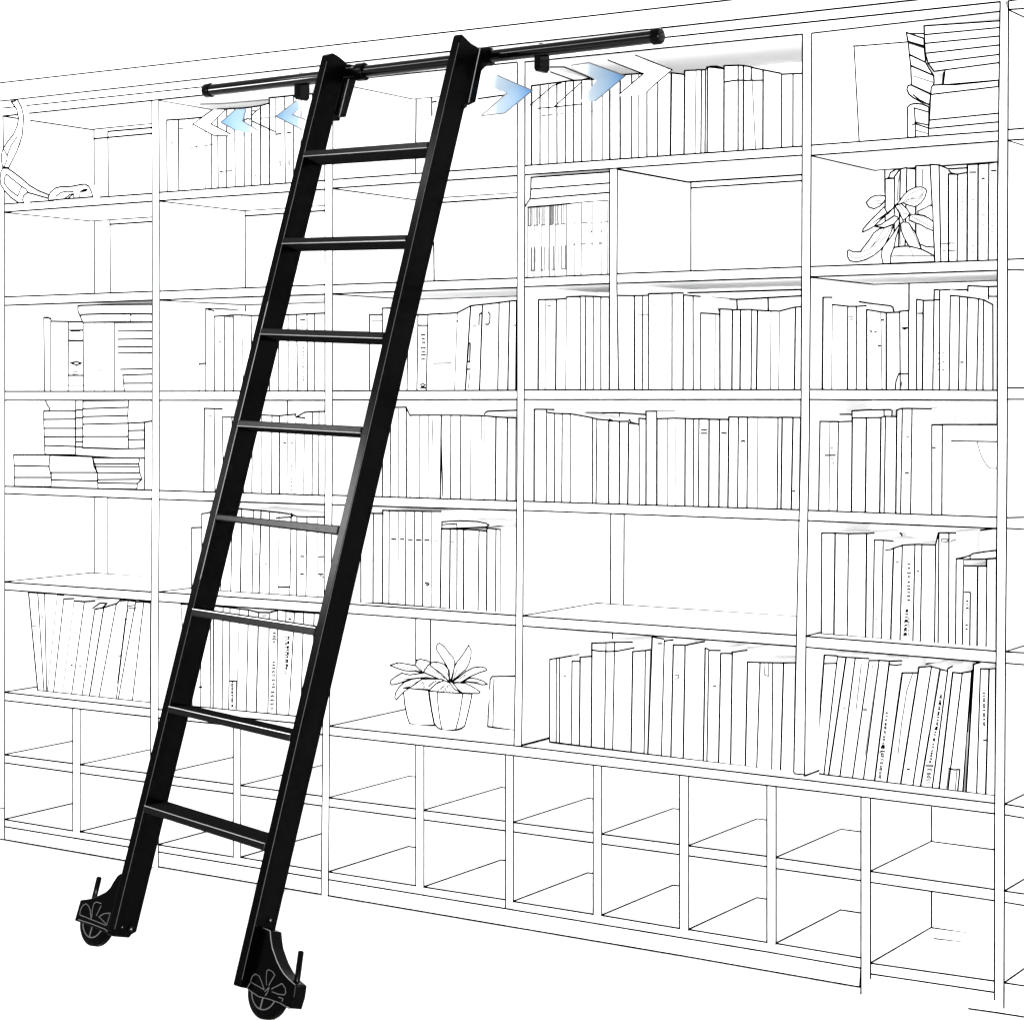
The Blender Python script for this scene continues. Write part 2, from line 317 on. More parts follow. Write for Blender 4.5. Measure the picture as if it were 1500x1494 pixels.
def slab(name, label, cat, t, pts, yo, depth, strokes=None, extra=(), w=1, group=None, parent=None, close=True):
    """solid with a drawn outline; strokes None = ink the whole outline"""
    b = MB(); p = [P(*t(x, y), yo) for x, y in pts]; b.prism(p, (0, depth, 0)); f = Vector((0, -.0004, 0))
    if strokes is None: b.ink([q + f for q in (p + [p[0]] if close else p)], w)
    else:
        for i, j in strokes: b.ink([p[i] + f, p[j] + f], w)
    for e in extra:
        ww = 1
        if isinstance(e[-1], int): ww = e[-1]; e = e[:-1]
        b.ink([P(*t(x, y), yo - .0008) for x, y in e], ww, .9)
    if name == 'book' and parent is None:
        q = [t(*k) for k in pts]; ar = abs(sum(q[i - 1][0] * q[i][1] - q[i][0] * q[i - 1][1] for i in range(len(q)))) / 2
        BOOKS.append((ar * (.35 if yo > .18 else 1), b, label, group)); return None
    o = b.build(name, parent)
    if label: tag(o, label, cat, group)
    return o
def flat(label, t, q, yo, depth=.2, group=None, strokes=None, extra=(), w=1):
    return slab('book', label, 'book', t, q, yo, depth, strokes, extra, w, group)

tA = T(0, 0, 3.735)
# --- first bay, third shelf
t = T(0, 400)
W_ = 'on the third shelf at the far left'
book_row(W_, t, [(0, 573.6), (223, 573.5)], [(320, 325, 325, 1, 332), (370, 353, 370, 1, 355), (500, 356, 496, 1, 358), (606, 361, 610, 1, 360), (688, 360, 688, 3), (760, 360, 760, 3)], (838, 360, 838, 1),
         marks=[('d', 555, 418, 45, 1), ('d', 552, 424, 32, 1), ('d', 552, 492, 48, 1), ('l', [(505, 495), (600, 495)], 1), ('l', [(515, 655), (560, 648), (595, 658), (560, 672), (525, 660)], 1), ('v', 550, 690, 740, 0, 50, 12), ('l', [(500, 747), (605, 747)], 1), ('l', [(498, 820), (606, 820)], 0), ('d', 725, 710, 10, 0), ('d', 790, 710, 8, 0), ('l', [(320, 325), (350, 325), (372, 340)], 1)])
ys = [(838, 362, 1110, 360), (862, 425, 1110, 423), (862, 484, 1110, 481), (862, 540, 1110, 539), (865, 585, 1110, 583), (880, 703, 1110, 699), (897, 745, 1110, 738), (903, 805, 1110, 804), (908, 863, 1110, 863)]
for k in range(8):
    a, c = ys[k], ys[k + 1]
    st = [(0, 1)] + ([(0, 3)] if k > 5 else [])
    flat('book lying flat, %s from the top of the tall stack by the far left upright' % ORD[k + 0], t, [(max(a[0], 842), a[1]), (a[2], a[3]), (c[2], c[3]), (max(c[0], 842) if k > 4 else max(a[0], 842), c[1])], .006, .15, 'stacked books at the far left, third shelf', st)
flat('upper of two large books lying across the top of the far left row', t, [(570, 242), (590, 238), (820, 232), (1110, 230), (1110, 299), (800, 296), (600, 303), (585, 312), (570, 280)], .004, .17)
flat('lower of two large books lying across the top of the far left row', t, [(586, 315), (602, 304), (800, 298), (1110, 301), (1110, 358), (850, 357), (605, 361)], .005, .17, extra=[[(960, 300), (948, 315), (950, 355)]])
# --- first bay, fourth shelf: stacks
ST = [('upper left pile', [(320, 1008, 550, 1008), (320, 1068, 550, 1066), (322, 1133, 550, 1133), (324, 1196, 550, 1197), (326, 1258, 550, 1265), (330, 1324, 550, 1325)]),
      ('tall middle pile', [(606, 932, 940, 928), (606, 990, 935, 980), (606, 1048, 932, 1041), (606, 1104, 935, 1096), (606, 1193, 935, 1193), (604, 1274, 935, 1283), (606, 1330, 935, 1345)]),
      ('lower left pile', [(100, 1327, 365, 1327), (105, 1405, 357, 1410), (105, 1491, 375, 1491), (105, 1556, 372, 1559)]),
      ('lower middle pile', [(365, 1329, 675, 1340), (375, 1455, 710, 1455), (375, 1509, 712, 1517), (372, 1561, 716, 1573)]),
      ('lower right pile', [(675, 1347, 1018, 1350), (682, 1391, 1012, 1393), (685, 1411, 1015, 1412), (710, 1456, 1020, 1457), (714, 1507, 1035, 1504), (714, 1531, 1002, 1535), (716, 1573, 998, 1577)]),
      ('small right pile', [(937, 1096, 1055, 1090), (937, 1150, 1053, 1147), (937, 1216, 1053, 1214), (937, 1282, 1053, 1278)]),
      ('narrow spine column', [(552, 1002, 604, 996), (552, 1058, 604, 1055), (552, 1134, 604, 1132), (552, 1196, 604, 1195), (552, 1230, 604, 1231), (552, 1268, 604, 1270)])]
for nm, L in ST:
    for k in range(len(L) - 1):
        a, c = L[k], L[k + 1]
        flat('flat book, %s from top of the %s, far left fourth shelf' % (ORD[k], nm), t, [(a[0], a[1]), (a[2], a[3]), (c[2], c[3]), (c[0], c[1])], {'lower left pile': .004, 'lower middle pile': .0045, 'lower right pile': .005}.get(nm, .03), .15,
             'piled books on the far left fourth shelf', None if nm != 'lower middle pile' or k else [(0, 1), (1, 2)])
flat('plain book standing behind the upper left pile, far left fourth shelf', t, [(332, 932), (605, 932), (605, 1330), (362, 1330), (362, 985), (345, 960)], .19, .03, None, [(5, 0), (5, 4), (4, 3)], extra=[[(552, 932), (551, 1010)]])
flat('upright book at the right end of the far left fourth shelf', t, [(1057, 1088), (1110, 1080), (1110, 1586), (1055, 1580)], .008, .16, None, [(0, 1), (0, 3)])
flat('long board-thin book under the middle pile, far left fourth shelf', t, [(606, 1276), (850, 1283), (1053, 1279), (1050, 1350), (900, 1352), (680, 1338), (555, 1329)], .012, .15, None, [(0, 1), (1, 2), (3, 4), (4, 5), (5, 6)])
# --- first bay, sixth shelf: leaning books
t = T(0, 700)
book_row('on the sixth shelf at the far left', t, [(54, 1011), (220.8, 1029)], [(208, 834, 275, 2), (275, 838, 320, 1), (325, 842, 340, 1, 846), (418, 850, 346, 0, 855), (465, 882, 390, 1, 880), (540, 896, 456, 0), (615, 903, 522, 1, 898), (692, 958, 598, 1), (757, 945, 652, 2, 918), (848, 920, 722, 1, 890), (880, 896, 785, 3), (935, 892, 848, 1, 900), (990, 905, 862, 1, 903), (1048, 905, 965, 1, 910)], (1098, 905, 1095, 0), flush=False, yo=.09,
         marks=[('d', 250, 1078, 13), ('d', 308, 1012, 8), ('d', 523, 1366, 5, 1), ('d', 585, 1370, 7), ('d', 870, 1298, 6), ('l', [(1085, 1190), (1060, 1330), (1035, 1560)], 3), ('l', [(676, 950), (730, 912), (780, 915), (745, 948), (700, 955)], 1), ('l', [(940, 935), (985, 928), (990, 952), (940, 948)], 0), ('l', [(932, 960), (915, 1030), (925, 1030)], 1), ('l', [(915, 1030), (858, 1494)], 1)])
# --- second bay, top shelf
t = G
book_row('on the top shelf left of the ladder', t, [(233.7, 282.3), (476, 264.7)],
         [(244.2, 176.5, 244.8, 1), (261.2, 175.5, 262, 2), (269.8, 175, 270, 3), (281.1, 174, 281.1, 3), (300, 172, 300.6, 0, 166), (309.3, 165, 310, 1, 161), (318.6, 160.5, 319.5, 1), (332, 160.2, 331.5, 1), (343.6, 159.5, 344.4, 1), (357.3, 158.8, 357.8, 1), (368.4, 157.5, 368.4, 1), (381.6, 155.5, 381.8, 2, 151.8), (394.5, 144, 394.6, 2), (403.4, 143.2, 404.4, 0), (416.8, 141.8, 417.8, 1), (430, 140.5, 429.8, 1), (441, 139.5, 440, 0)], (458, 138, 458, 1),
         marks=[('v', 252, 190, 220, 0, 6, 4), ('l', [(261.5, 189), (268, 189)], 0), ('d', 288, 215.5, 1, 1), ('l', [(275, 217), (290, 215.5)], 3), ('l', [(300, 214), (312, 212)], 0), ('v', 338, 208, 216, 0, 5, 4), ('d', 324, 251.7, 1.2, 1), ('l', [(326, 251.5), (340, 250)], 0), ('v', 337.5, 250, 256, 0, 4, 4), ('v', 374, 256, 267, 0, 4, 6), ('v', 410, 236, 246, 0, 3, 4), ('v', 423.5, 233, 246, 0, 3, 4), ('l', [(405, 197), (412, 196.5)], 1), ('l', [(421, 195), (426, 194.5)], 1), ('l', [(383, 173.5), (403, 171.5)], 3), ('l', [(294, 153), (330, 152), (394, 146.5)], 0)])
# --- second bay, third shelf
t = T(220, 400)
book_row('on the third shelf left of the ladder', t, [(233.7, 573.3), (476, 573)], [(357, 662, 357, 0, 660), (405, 262, 405, 1, 276), (466, 318, 468, 1), (541, 312, 541, 1, 308), (605, 308, 605, 2), (668, 308, 678, 0), (736, 312, 740, 1), (800, 310, 800, 1), (870, 308, 870, 1), (937, 307, 937, 1), (1005, 305, 1005, 1), (1066, 304, 1076, 1), (1143, 300, 1147, 1), (1199, 297, 1199, 1)], (1275, 294, 1275, 0),
         marks=[('d', 515, 462, 7), ('d', 510, 503, 9), ('d', 565, 492, 6, 3), ('d', 568, 560, 7, 3), ('d', 1113, 343, 16, 1), ('d', 1113, 392, 4), ('v', 1116, 545, 810, 0, 18, 30, 0), ('l', [(545, 318), (600, 322)], 0)])
flat('taller book with a rounded top corner behind the third shelf row left of the ladder', t, [(406, 285), (410, 264), (430, 260), (560, 266), (640, 274), (680, 287), (692, 305), (692, 420), (406, 420)], .19, .03, None, [(0, 1), (1, 2), (2, 3), (3, 4), (4, 5), (5, 6)])
# --- second bay, fourth shelf
book_row('on the fourth shelf left of the ladder', t, [(233.4, 718.5), (476, 725.8)], [(395, 988, 391, 2), (466, 990, 472, 1, 991), (525, 1052, 535, 1), (595, 1052, 600, 1), (680, 1045, 680, 1), (745, 1038, 741, 1), (812, 1036, 812, 0), (888, 1040, 885, 1), (942, 1042, 942, 2, 1036), (1003, 1036, 997, 0, 1030), (1063, 1052, 1055, 0), (1130, 1016, 1115, 0, 1013), (1183, 1013, 1180, 1), (1231, 1011, 1228, 1)], (1276, 1010, 1276, 0),
         marks=[('d', 437, 1040, 12), ('d', 982, 1241, 8, 1), ('d', 982, 1272, 8), ('d', 1037, 1240, 10), ('v', 982, 1410, 1480, 0, 10, 22), ('v', 1030, 1410, 1600, 0, 14, 30, 0), ('l', [(1055, 1030), (1065, 1050), (1130, 1058)], 1), ('l', [(985, 1560), (985, 1420)], 3)])
# --- second bay, fifth shelf
t = T(220, 680)
book_row('on the fifth shelf left of the ladder', t, [(280, 862.5), (323.4, 865.7), (475, 875.2)], [(302, 463, 302, 1, 461), (376, 362, 376, 1, 352), (440, 345, 440, 1), (520, 340, 515, 1), (600, 335, 587, 1), (668, 325, 657, 2), (752, 335, 743, 1), (808, 338, 793, 2), (871, 345, 867, 1), (940, 352, 932, 0), (1028, 365, 1018, 1, 380), (1070, 382, 1067, 1), (1143, 384, 1135, 1), (1222, 385, 1222, 0)], (1272, 386, 1272, 0), flush=False, yo=.13,
         marks=[('l', [(932, 895), (1018, 895)], 1), ('d', 1110, 672, 12, 1), ('d', 1108, 800, 11, 1), ('d', 1247, 675, 15, 1), ('d', 1245, 802, 14, 1), ('d', 847, 725, 8), ('d', 772, 652, 5), ('l', [(770, 650), (765, 930)], 3), ('l', [(920, 392), (1030, 385), (1042, 375), (1030, 360)], 1), ('l', [(1240, 815), (1262, 822), (1272, 835)], 0)])
# --- second bay, sixth shelf
book_row('on the sixth shelf left of the ladder', t, [(262, 1032.4), (282.2, 1034.3), (475, 1052.6)], [(225, 1020, 262, 0, 1022), (300, 1024, 305, 1), (372, 1028, 368, 1), (440, 1032, 437, 1), (463, 1034, 458, 2), (531, 1040, 524, 1), (582, 1045, 572, 1), (650, 1055, 630, 0), (716, 1062, 700, 1), (790, 1080, 773, 2), (868, 1083, 858, 1, 1066), (930, 1062, 920, 1), (1052, 1080, 1010, 1), (1118, 1080, 1098, 1), (1195, 1086, 1180, 1)], (1260, 1090, 1250, 1), flush=False, yo=.10,
         marks=[('v', 905, 1235, 1310, 0, 26, 20, 1), ('v', 900, 1440, 1640, 0, 24, 26, 1), ('v', 893, 1660, 1800, -.05, 30, 30, 1), ('v', 1010, 1260, 1500, -.06, 14, 16, 1), ('v', 990, 1260, 1530, -.02, 16, 18, 0), ('l', [(585, 1580), (630, 1580), (625, 1780)], 1), ('v', 598, 1592, 1770, 0, 10, 14, 1), ('d', 368, 1624, 10, 1), ('d', 835, 1105, 14), ('d', 1020, 1127, 7, 1), ('l', [(990, 1065), (990, 1165)], 1), ('v', 350, 1680, 1740, 0, 9, 14)])
# --- third bay, third shelf
t = T(480, 380)
book_row('on the third shelf right of the ladder', t, [(487, 572.8), (757.5, 571.8)], [(304, 404, 305, 1, 404), (398, 358, 400, 1, 356), (460, 380, 462, 1), (525, 392, 520, 1), (588, 400, 578, 1), (658, 406, 650, 1, 404), (731, 403, 718, 1, 392), (945, 391, 925, 0, 342), (1042, 340, 1003, 2), (1128, 331, 1107, 2), (1250, 317, 1240, 1, 306), (1325, 306, 1313, 2)], (1378, 302, 1373, 1),
         marks=[('l', [(325, 447), (395, 447)], 0), ('l', [(660, 483), (727, 483)], 1), ('v', 697, 552, 745, 0, 34, 30, 1), ('v', 694, 915, 945, 0, 40, 14, 1), ('d', 1352, 482, 14), ('l', [(1103, 480), (1106, 402), (1118, 393), (1128, 400), (1124, 482)], 1), ('l', [(1172, 386), (1184, 400), (1182, 460), (1170, 476), (1152, 474)], 1), ('l', [(1040, 612), (1028, 612), (1020, 745), (1036, 748), (1040, 612)], 1), ('d', 1028, 803, 12, 1), ('l', [(1038, 815), (1026, 940)], 0), ('l', [(765, 760), (900, 757)], 0), ('d', 945, 451, 4, 1), ('d', 1070, 489, 10)])
# --- third bay, fourth shelf
book_row('on the fourth shelf right of the ladder', t, [(486.7, 725.5), (757, 733.9)], [(400, 1084, 400, 1), (460, 1082, 455, 1), (516, 1080, 517, 0, 1079), (572, 1080, 573, 2, 1137), (600, 1137, 600, 0), (670, 1137, 668, 0), (735, 1137, 730, 0), (828, 1137, 820, 2), (898, 1137, 896, 1), (970, 1138, 967, 1), (1045, 1140, 1040, 0), (1143, 1142, 1140, 3), (1227, 1150, 1222, 2), (1310, 1155, 1306, 2)], (1374, 1157, 1370, 0),
         marks=[('v', 858, 1297, 1455, 0, 14, 34), ('l', [(763, 1175), (768, 1390)], 0), ('l', [(1123, 1150), (1123, 1312)], 0), ('l', [(828, 1300), (840, 1725)], 1)])
flat('taller round-cornered book behind the right end of the fourth shelf row, third bay', t, [(1143, 1137), (1150, 1118), (1168, 1108), (1374, 1101), (1374, 1200), (1143, 1200)], .19, .03, None, [(0, 1), (1, 2), (2, 3)])
# --- third bay, fifth shelf
t = T(480, 660)
book_row('on the fifth shelf right of the ladder', t, [(528, 883.5), (562, 883.5), (645, 890.5), (735, 900)], [(242, 456, 242, 1), (332, 459, 330, 2, 460), (402, 435, 398, 2), (448, 438, 446, 1), (516, 440, 511, 0), (570, 441, 566, 1), (634, 442, 630, 1), (692, 443, 690, 1), (757, 444, 755, 0, 445), (828, 571, 820, 2), (893, 572, 888, 2), (943, 573, 941, 1), (992, 575, 990, 2, 580), (1103, 582, 1096, 1, 588), (1161, 566, 1158, 2), (1227, 572, 1222, 1)], (1263, 576, 1260, 0), flush=False, yo=.05,
         marks=[('d', 482, 645, 15, 1), ('d', 543, 647, 13, 1), ('d', 603, 649, 15, 1), ('d', 664, 652, 17, 1), ('d', 724, 654, 16, 1), ('d', 790, 657, 13), ('l', [(712, 966), (725, 963), (740, 972), (730, 984), (720, 978)], 1), ('v', 740, 1082, 1120, 0, 8, 24), ('d', 915, 665, 10)])
flat('book lying flat on the fifth shelf row, between the ladder and middle upright', t, [(834, 520), (960, 512), (1090, 518), (1155, 530), (1176, 543), (1160, 555), (1080, 560), (950, 566), (834, 569)], .052, .15, extra=[[(834, 540), (940, 534), (945, 566)]])
flat('soft book drooping beside the flat book, fifth shelf by the middle upright', t, [(1176, 545), (1240, 552), (1330, 566), (1372, 570), (1372, 640), (1268, 640), (1268, 576), (1176, 562)], .2, .03, None, [(0, 1), (1, 2), (2, 3)])
# --- fourth bay, top shelf
t = T(740, 60)
book_row('on the top shelf under the right-pointing blue arrows', t, [(769, 243.1), (1175.2, 214.6)], [(192, 330, 192, 2), (254, 322, 253, 1), (316, 314, 316, 0), (376, 307, 377, 1), (440, 298, 440, 1), (498, 292, 498, 1), (558, 288, 557, 1), (632, 270, 632, 1), (711, 262, 710, 0), (762, 252, 762, 2), (838, 250, 838, 2), (922, 245, 922, 1), (973, 242, 972, 0), (1033, 240, 1033, 1), (1113, 236, 1110, 1)], (1213, 235, 1206, 2), marks=[('v', 944, 775, 840, 0, 8, 30), ('l', [(270, 548), (345, 540)], 0), ('l', [(380, 537), (430, 533)], 3), ('l', [(500, 525), (540, 520)], 3), ('l', [(585, 515), (640, 512)], 3), ('l', [(1010, 236), (1012, 237)], 3)])
t = T(960, 60)
book_row('on the wide top shelf, right of the arrows', t, [(769, 243.1), (1175.2, 214.6)], [(118, 236, 110, 1, 247), (213, 220, 208, 2, 216), (296, 214, 288, 0), (336, 214, 331, 1), (365, 213, 361, 1), (380, 192, 377, 1, 205), (500, 185, 498, 2), (603, 180, 602, 1), (641, 183, 640, 2, 192), (700, 196, 730, 0, 214), (785, 214, 783, 2, 240), (920, 246, 918, 1), (1003, 242, 1002, 1, 240)], (1072, 240, 1072, 0),
         marks=[('l', [(503, 303), (560, 293), (603, 289), (641, 289)], 1), ('l', [(641, 291), (783, 289)], 1), ('l', [(380, 200), (400, 188), (450, 188), (500, 203)], 1), ('l', [(700, 200), (698, 290)], 1)])
# --- fourth bay, second shelf, left compartment
t = T(740, 60)
for k, (a, c) in enumerate([(((190, 998), (762, 957)), ((188, 1083), (762, 1038))), (((188, 1083), (762, 1038)), ((182, 1155), (762, 1107))), (((182, 1155), (762, 1107)), ((148, 1206), (762, 1160)))]):
    flat('large flat book, %s from the top, above the pale booklets' % ORD[k], t, [a[0], a[1], c[1], c[0]], .004, .2, 'large flat books above the pale booklets', [(0, 1), (0, 3)])
book_row('in the pale booklet compartment on the second shelf', t, [(768, 407.3), (892.9, 402.2)], [(165, 1217, 165, 3), (210, 1213, 209, 0), (267, 1209, 267, 0), (322, 1204, 322, 0), (365, 1200, 362, 0), (447, 1192, 447, 0), (508, 1182, 505, 3), (556, 1177, 552, 0), (636, 1170, 632, 3), (706, 1166, 702, 3)], (750, 1163, 748, 3), marks=
         [('l', [(x, 1222 - (x - 165) * .07), (x, 1345 - (x - 165) * .05)], random.choice([0, 0, 3])) for x in (172, 185, 196, 226, 238, 250, 278, 290, 306, 332, 342, 352, 380, 392, 410, 428)] +
         [('l', [(x, 1510 - (x - 190) * .07), (x, 1680 - (x - 190) * .05)], random.choice([0, 0, 3])) for x in (190, 195, 218, 262, 285, 312, 326, 352, 390, 412, 440)] +
         [('l', [(x, 1350 - (x - 165) * .05), (x + 25, 1349 - (x - 165) * .05)], 0) for x in (165, 215, 265, 320, 370, 410)] +
         [('l', [(x, 1678 - (x - 165) * .05), (x + 20, 1677 - (x - 165) * .05)], 0) for x in (185, 255, 340, 415)] +
         [('l', [(565, 1327), (600, 1327)], 0), ('l', [(480, 1332), (510, 1330)], 3), ('d', 631, 1330, 5), ('d', 700, 1326, 5), ('d', 735, 1318, 14), ('d', 631, 1392, 3, 1), ('d', 700, 1389, 3, 1), ('d', 575, 1482, 12), ('d', 632, 1480, 8), ('d', 692, 1477, 5, 1), ('d', 505, 1487, 5, 1)])
# --- fourth bay, third shelf
t = T(740, 340)
book_row('on the third shelf, left of the short divider', t, [(767.8, 571.3), (1173.5, 571)], [(243, 494, 240, 2), (292, 494, 290, 0), (372, 492, 367, 2, 488), (447, 476, 440, 0, 472), (546, 470, 547, 1), (585, 470, 585, 1), (641, 472, 641, 1, 474), (697, 476, 697, 1)], (760, 476, 760, 1), marks=[('d', 323, 538, 14)])
t = T(960, 340)
o_ = 1095.6
book_row('on the third shelf, right of the short divider', t, [(767.8, 571.3), (1173.5, 571)], [(818 - o_, 464, 829 - o_, 1), (941 - o_, 465, 943 - o_, 2), (1000 - o_, 465, 1000 - o_, 1, 463), (1045 - o_, 452, 1043 - o_, 1, 448), (121, 447, 120, 1, 446), (204, 460, 201, 2), (274, 466, 275, 1, 472), (329, 592, 330, 1, 597), (435, 598, 433, 0, 602), (469, 562, 470, 2, 566), (561, 570, 557, 2), (621, 567, 616, 2, 566), (702, 568, 697, 1), (744, 572, 736, 2), (843, 577, 838, 0), (905, 578, 898, 0), (1021, 549, 1013, 2, 546)], (1066, 545, 1062, 0),
         marks=[('d', 975 - o_, 608, 16), ('d', 1025 - o_, 602, 15), ('v', 1042, 690, 720, 0, 8, 14, 3), ('l', [(457, 555), (470, 590)], 0)])
# --- fourth bay, fourth shelf
t = T(740, 580)
book_row('on the fourth shelf, left half of the wide bay', t, [(766.8, 734.2), (1171.5, 746.7)], [(212, 98, 210, 2), (300, 99, 298, 1, 101), (357, 128, 358, 1), (415, 130, 412, 1), (473, 131, 473, 1, 160), (636, 162, 637, 1, 168), (668, 171, 662, 1, 178), (755, 182, 754, 2, 186), (833, 187, 831, 2, 186), (900, 198, 893, 2, 207), (976, 163, 977, 1, 168), (1027, 113, 1026, 2)], (1107, 112, 1106, 1), marks=[('l', [(303, 117), (320, 124), (355, 127)], 1), ('l', [(760, 172), (778, 178), (785, 187)], 1), ('l', [(905, 172), (915, 192), (975, 208)], 1)])
flat('long book behind the fourth shelf row, its top showing above the shorter books', t, [(473, 131), (545, 131), (600, 123), (830, 124), (940, 130), (1025, 137), (1025, 210), (473, 210)], .19, .03, None, [(0, 1), (1, 2), (2, 3), (3, 4), (4, 5)], extra=[[(833, 125), (833, 190)]])
flat('square book behind the tallest book of the wide fourth shelf row', t, [(1110, 112), (1236, 110), (1240, 165), (1240, 230), (1110, 230)], .19, .03, None, [(0, 1), (1, 2)])
t = T(960, 580)
book_row('on the fourth shelf, right half of the wide bay', t, [(766.8, 734.2), (1171.5, 746.7)], [(12, 167, 11, 1), (87, 165, 86, 0), (146, 163, 144, 3), (217, 166, 214, 2), (278, 168, 275, 1), (317, 168, 312, 1), (391, 171, 388, 2), (467, 173, 462, 2, 172), (535, 154, 528, 2), (605, 155, 598, 1), (672, 156, 667, 1), (747, 157, 742, 0), (894, 158, 887, 1), (924, 157, 915, 2), (1003, 158, 990, 2)], (1058, 158, 1050, 0),
         marks=[('d', 355, 247, 19, 1), ('d', 355, 273, 21, 1), ('d', 502, 271, 17, 1), ('l', [(626, 333), (640, 328), (655, 332)], 1), ('d', 1012, 695, 6, 1)])
# --- fourth bay, sixth shelf (on the counter)
t = T(740, 860)
book_row('on the counter below the empty shelf, left half', t, [(805.3, 1086.3), (1162.8, 1131)], [(325, 526, 323, 1, 519), (372, 518, 371, 1), (397, 515, 396, 1, 500), (487, 539, 481, 1, 541), (546, 510, 540, 2, 504), (632, 408, 627, 2, 405), (735, 404, 722, 1), (797, 402, 783, 1, 401), (930, 470, 917, 2, 462), (1022, 462, 1012, 1, 456)], (1062, 452, 1040, 0), flush=False, yo=.09,
         marks=[('l', [(633, 458), (690, 466), (760, 469), (820, 465), (900, 450), (940, 441)], 1), ('d', 435, 648, 8), ('l', [(487, 500), (540, 490)], 0)])
flat('tall book standing behind, above the third and fourth tallest counter books', t, [(930, 401), (1058, 400), (1058, 520), (930, 520)], .275, .03, None, [(0, 1)], extra=[[(930, 443), (1000, 437), (1052, 438)]])
t = T(960, 860)
book_row('on the counter below the empty shelf, right half', t, [(805.3, 1086.3), (1162.8, 1131)], [(1072 - o_, 362, 1040 - o_, 2, 378), (64, 392, 43, 1, 384), (130, 420, 112, 2, 423), (216, 424, 202, 2, 396), (362, 444, 348, 2, 452), (389, 460, 375, 1, 462), (476, 482, 460, 2, 484), (560, 474, 548, 2, 460), (671, 545, 655, 2), (763, 549, 738, 1), (856, 551, 848, 1), (934, 552, 912, 2)], (1022, 551, 1010, 0), flush=False, yo=.09,
         marks=[('d', 32, 411, 14, 1), ('l', [(160, 460), (160, 600)], 3), ('l', [(145, 640), (170, 638), (168, 665), (145, 668)], 0), ('d', 434, 720, 9, 1), ('l', [(792, 555), (797, 640), (826, 648), (826, 558)], 0)])
flat('low curved book behind the right end of the counter row by the tall upright', t, [(675, 546), (740, 541), (810, 526), (880, 521), (1022, 531), (1022, 600), (675, 600)], .275, .03, None, [(0, 1), (1, 2), (2, 3), (3, 4)])
flat('small book standing behind with its top corner under the empty shelf', t, [(302, 385), (374, 388), (368, 446), (298, 437)], .275, .03)
# --- fifth bay, top shelf: stacks of albums
t = T(1200, 0)
RS = [((766, 192), (1315, 155)), ((768, 256), (1315, 204)), ((770, 320), (1315, 266)), ((775, 392), (1315, 331)), ((795, 463), (1314, 400)), ((838, 523), (1312, 460))]
for k in range(5):
    a, c = RS[k], RS[k + 1]
    flat('large album lying flat, %s from the top of the upper right stack' % ORD[k], t, [a[0], a[1], c[1], c[0]], .004, .22, 'large albums stacked on the top right shelf', [(0, 1), (0, 3)] + ([(3, 2)] if k == 4 else []))
flat('wide album set back just under the upper right stack', t, [(918, 515), (1312, 462), (1310, 588), (905, 622)], .01, .2, 'large albums stacked on the top right shelf', [(0, 3), (3, 2)], extra=[[(908, 530), (900, 615)]])
RS = [((818, 640), (1309, 587)), ((814, 692), (1308, 634)), ((804, 879), (1306, 829)), ((799, 940), (1305, 892)), ((797, 996), (1304, 958))]
for k, nm in enumerate(['thin album with a rounded left end', 'very thick plain album', 'medium album', 'bottom album']):
    a, c = RS[k], RS[k + 1]
    q = [a[0], a[1], c[1], c[0]]
    if k == 0: q = [(905, 620), (1000, 620), (1309, 588), (1308, 634), (814, 692), (818, 640), (830, 624)]
    flat('%s in the lower stack on the top right shelf' % nm, t, q, .005, .22, 'large albums stacked on the top right shelf', None if k == 0 else [(0, 1), (0, 3)])
LS = [('topmost', [(636, 240), (764, 284), (766, 338), (648, 305)]), ('second', [(650, 312), (766, 350), (777, 458), (658, 400)]), ('third', [(658, 402), (777, 458), (800, 500), (835, 553), (668, 480)]), ('fourth', [(668, 482), (835, 554), (838, 604), (820, 690), (673, 622)])]
for nm, q in LS:
    flat('tilted book, %s in the slanting pile beside the large albums' % nm, t, q, .03, .16, 'slanting pile on the top right shelf', extra=([[(690, 558), (835, 605), 0]] if nm == 'fourth' else [[(655, 318), (755, 352), 0]] if nm == 'second' else [[(640, 245), (680, 248), (762, 248)]] if nm == 'topmost' else []))
flat('thick soft book with a rounded end at the foot of the slanting pile', t, [(668, 622), (812, 690), (806, 765), (740, 745), (690, 718), (655, 690), (640, 655), (648, 628)], .028, .16, None, extra=[[(685, 693), (730, 730), (804, 768)]])
flat('upright book with a rounded top under the slanting pile', t, [(646, 1006), (645, 785), (665, 765), (700, 757), (750, 762), (800, 782), (799, 997)], .026, .16, None, extra=[[(703, 995), (700, 880), (692, 790), (797, 820)], [(697, 893), (797, 915)], [(680, 912), (700, 905), (797, 937)], [(703, 953), (790, 976), 0]])
